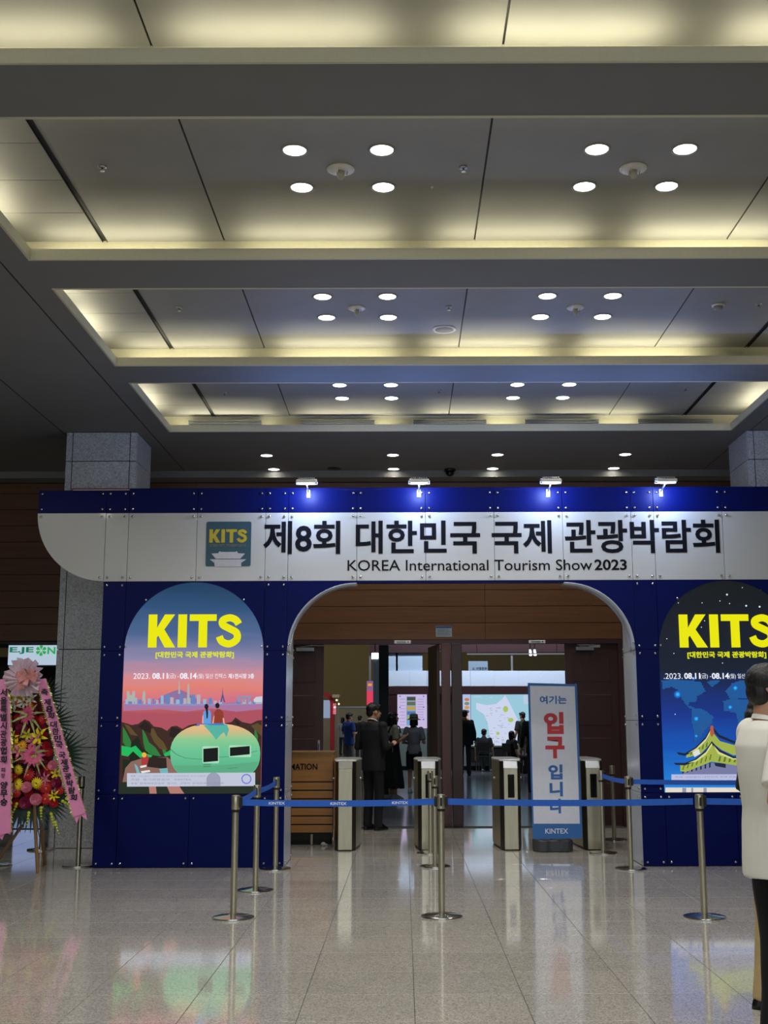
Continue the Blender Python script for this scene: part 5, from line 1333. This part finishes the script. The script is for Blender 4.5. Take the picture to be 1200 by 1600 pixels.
        if legs == 'dress':
            sp_ = MB()
            for s in (-1, 1):
                P = [V(s * .09, -.128, 1.31), V(s * .11, -.10, 1.42), V(s * .112, .0, 1.478), V(s * .11, .10, 1.42), V(s * .09, .135, 1.31)]
                for a, b_ in zip(P, P[1:]): sp_.caps(S_(a), S_(b_), .013 * k, .013 * k, 6)
            sp_.build('strap', bottom, t, True)
    # shoes
    for i in range(2):
        so = MB(); a = ank[i]
        so.loft([((a.z - .08) * k, a.x * k, (a.y - .055) * k, .050 * k, .138 * k), ((a.z - .055) * k, a.x * k, (a.y - .055) * k, .050 * k, .136 * k), ((a.z - .03) * k, a.x * k, (a.y - .04) * k, .044 * k, .112 * k), ((a.z + .005) * k, a.x * k, (a.y - .01) * k, .040 * k, .065 * k), ((a.z + .03) * k, a.x * k, (a.y + .005) * k, .038 * k, .045 * k)], 20)
        so.build('shoe', shoes, t, True)
    return t, k, S_, Hd
D_ = math.radians
M_TEE = mat('white_tee', '#e2e0d6', .8, grain=.03, gscale=6)
M_BLK = mat('black_cloth', '#0a0b0e', .85, grain=.2)
# man in white at the right edge
XM = at(1217, 1400, 5.62).x
person('man in white T-shirt and black trousers cut by the right edge of the photo', XM, 5.62, 1.75, D_(97), M_TEE, M_BLK, sleeve='short', vox=.007, el=(V(.26, -.03, 1.13), V(-.27, .11, 1.12)), hd=(V(.22, -.26, 1.08), V(-.24, -.17, 1.10)), headyaw=D_(8), stout=1.05, amp=.011, hem=.775)
XM2 = at(1212, 1400, 6.5).x
person('person with dark hair and beige trousers mostly hidden behind the man in white', XM2, 6.5, 1.62, D_(100), M_BLK, mat('beige_cloth', '#b8a070', .8), sleeve='short', hair='long', vox=.01, female=True, feet=(V(.09, .05, .08), V(-.09, -.05, .08)))
# guard and visitors seen through the gateway
M_SUIT = mat('navy_suit', '#070a14', .8, grain=.15)
x, y = foot(583, 1297)
t, k_, S_, Hd = person('man in dark navy suit standing between the first two gates, looking away right', x, y, 1.74, D_(140), M_SUIT, mat('navy_suit_leg', '#060911', .8), sleeve='long', vox=.009, headyaw=D_(-18), el=(V(.25, .05, 1.12), V(-.25, .02, 1.12)), hd=(V(.13, -.22, 1.16), V(-.12, -.26, 1.15)), amp=.006)
c_ = MB(); n_ = 24; A = []; B = []
for i in range(n_ + 1):
    a = 2 * PI * i / n_; A.append(V(.084 * math.cos(a), .012 + .074 * math.sin(a), 1.472 + .03 * math.sin(a)) * k_); B.append(V(.078 * math.cos(a), .012 + .068 * math.sin(a), 1.484 + .03 * math.sin(a)) * k_)
o = c_.band(A, B).build('white_lanyard', M_WHITEP, t, True)
x, y = foot(614, 1249)
person('woman with long dark hair, pale top and long black dress behind the guard', x, y, 1.66, D_(112), mat('cream_top', '#a8a288', .8), M_BLK, sleeve='short', legs='dress', hair='long', vox=.011, female=True, headyaw=D_(0), headtilt=D_(-8), el=(V(.20, .0, 1.12), V(-.20, .0, 1.12)), hd=(V(.10, -.20, 1.22), V(-.10, -.21, 1.22)), shoes=mat('white_shoe', '#b0b0ac', .5))
x, y = foot(647, 1239)
person('person in bucket hat and grey T-shirt beside the woman in black dress', x, y, 1.60, D_(168), mat('grey_tee', '#72757a', .85), mat('dark_shorts', '#10121a', .85), sleeve='short', legs='shorts', hair='bob', vox=.012, hat=mat('hat_khaki', '#6a6450', .8), female=True, hem=.86, shoes=mat('white_shoe', '#b0b0ac', .5), el=(V(.24, .02, 1.12), V(-.24, .02, 1.12)), hd=(V(.20, -.18, 1.10), V(-.20, -.18, 1.10)))
M_BLT = mat('blue_tee', '#1c3c80', .85); M_GRYP = mat('grey_trousers', '#54575a', .85); M_LTEE = mat('light_tee', '#9a9a94', .85); M_DKP = mat('dark_trousers', '#1c1e26', .85)
x, y = foot(545, 1208)
person('man in blue T-shirt and grey trousers in the hall above the first gate', x, y, 1.72, D_(130), M_BLT, M_GRYP, vox=.014, el=(V(.25, .02, 1.13), V(-.25, .02, 1.13)), hd=(V(.14, -.22, 1.14), V(-.14, -.22, 1.14)))
far = [(513, 1171, 1.70, 150, M_LTEE, M_DKP, 'short', 'far visitor in light grey T-shirt and dark trousers at the left door edge'),
       (527, 1176, 1.68, 200, M_LTEE, M_GRYP, 'bob', 'far visitor in pale shirt left of the man in blue'),
       (535, 1180, 1.64, 160, mat('pale_blue_shirt', '#7c8694', .85), M_DKP, 'bob', 'far visitor in pale blue shirt directly left of the man in blue'),
       (553, 1172, 1.72, 20, M_LTEE, M_DKP, 'short', 'far visitor in white shirt right of the man in blue'),
       (519, 1174, 1.72, 90, M_BLK, M_DKP, 'short', 'far visitor in black between the two light shirts'),
       (562, 1190, 1.68, 170, M_BLK, M_DKP, 'short', 'far visitor in black just left of the guard')]
for px, py, h, yw, a, b_, hr_, lb in far:
    x, y = foot(px, py); person(lb, x, y, h, D_(yw), a, b_, vox=.02, hair=hr_)
# right doorway
x, y = foot(727, 1212); person('large dark figure at the left edge of the right doorway', x, y, 1.78, D_(175), M_BLK, M_DKP, vox=.014, stout=1.25, sleeve='long', lean=.02)
x, y = foot(757, 1206); person('seated person in dark vest in front of the map screen', x, y, 1.66, D_(165), mat('vest_dark', '#16181e', .85), mat('green_trousers', '#1c4038', .85), vox=.014, seated=True, shoes=mat('white_shoe', '#b0b0ac', .5)); SXY = (x, y)
x2, y2 = foot(801, 1210); person('seated dark haired person low beside the standing man at the map', x2, y2, 1.60, D_(120), M_BLK, M_DKP, vox=.014, seated=True, hair='bob')
x3, y3 = foot(817, 1205); person('standing man in dark top and beige trousers before the map screen', x3 + .03, y3 + .1, 1.74, D_(-150), mat('olive_top', '#22241e', .85), mat('stone_trousers', '#8c8672', .85), vox=.014)
x4, y4 = foot(837, 1238); person('dark dressed person mostly hidden behind the standing banner', x4, y4, 1.74, D_(180), M_BLK, M_DKP, vox=.014, sleeve='long')
def chair(x, y, rz, label):
    t = thing('folding_chair', label, 'chair', (x, y, 0), rz, None)
    MB().box(-.21, .21, -.2, .2, .43, .46).build('seat', M_BLACK, t, bevel=.004); MB().box(-.2, .2, .19, .21, .62, .86).build('backrest', M_BLACK, t, bevel=.004)
    for sx in (-1, 1):
        MB().tube((sx * .2, .2, .0), (sx * .2, .2, .86), .011, n=8).build('leg', M_CHROME, t); MB().tube((sx * .2, -.19, 0), (sx * .2, -.19, .43), .011, n=8).build('leg', M_CHROME, t)
    return t
chair(SXY[0], SXY[1] + .0, D_(165), 'chair carrying the seated person in front of the map'); chair(x2, y2, D_(120), 'chair carrying the low dark haired person by the map')
t = thing('hall_table', 'dark draped table below the map screen', 'table', ((SXY[0] + x2) / 2 - .05, SXY[1] + .84, 0))
MB().box(-.75, .75, -.3, .3, .70, .74).build('tabletop', mat('table_top', '#6a6c60', .5), t); MB().box(-.73, .73, -.28, -.27, .25, .70).build('table_cloth', M_BLACK, t)
for sx in (-1, 1):
    for sy in (-1, 1): MB().tube((sx * .68, sy * .24, 0), (sx * .68, sy * .24, .70), .014, n=8).build('leg', M_DARKM, t)
tt_ = thing('brochure_stack', 'yellow-green stack of brochures on the table under the map', 'brochures', ((SXY[0] + x2) / 2 - .12, SXY[1] + .78, .74))
MB().box(-.14, .14, -.1, .1, 0, .05).build('brochure_block', mat('brochure', '#8c9448', .6), tt_); MB().box(-.13, .15, -.09, .11, .05, .06).build('top_sheet', mat('brochure_top', '#a8a878', .6), tt_)
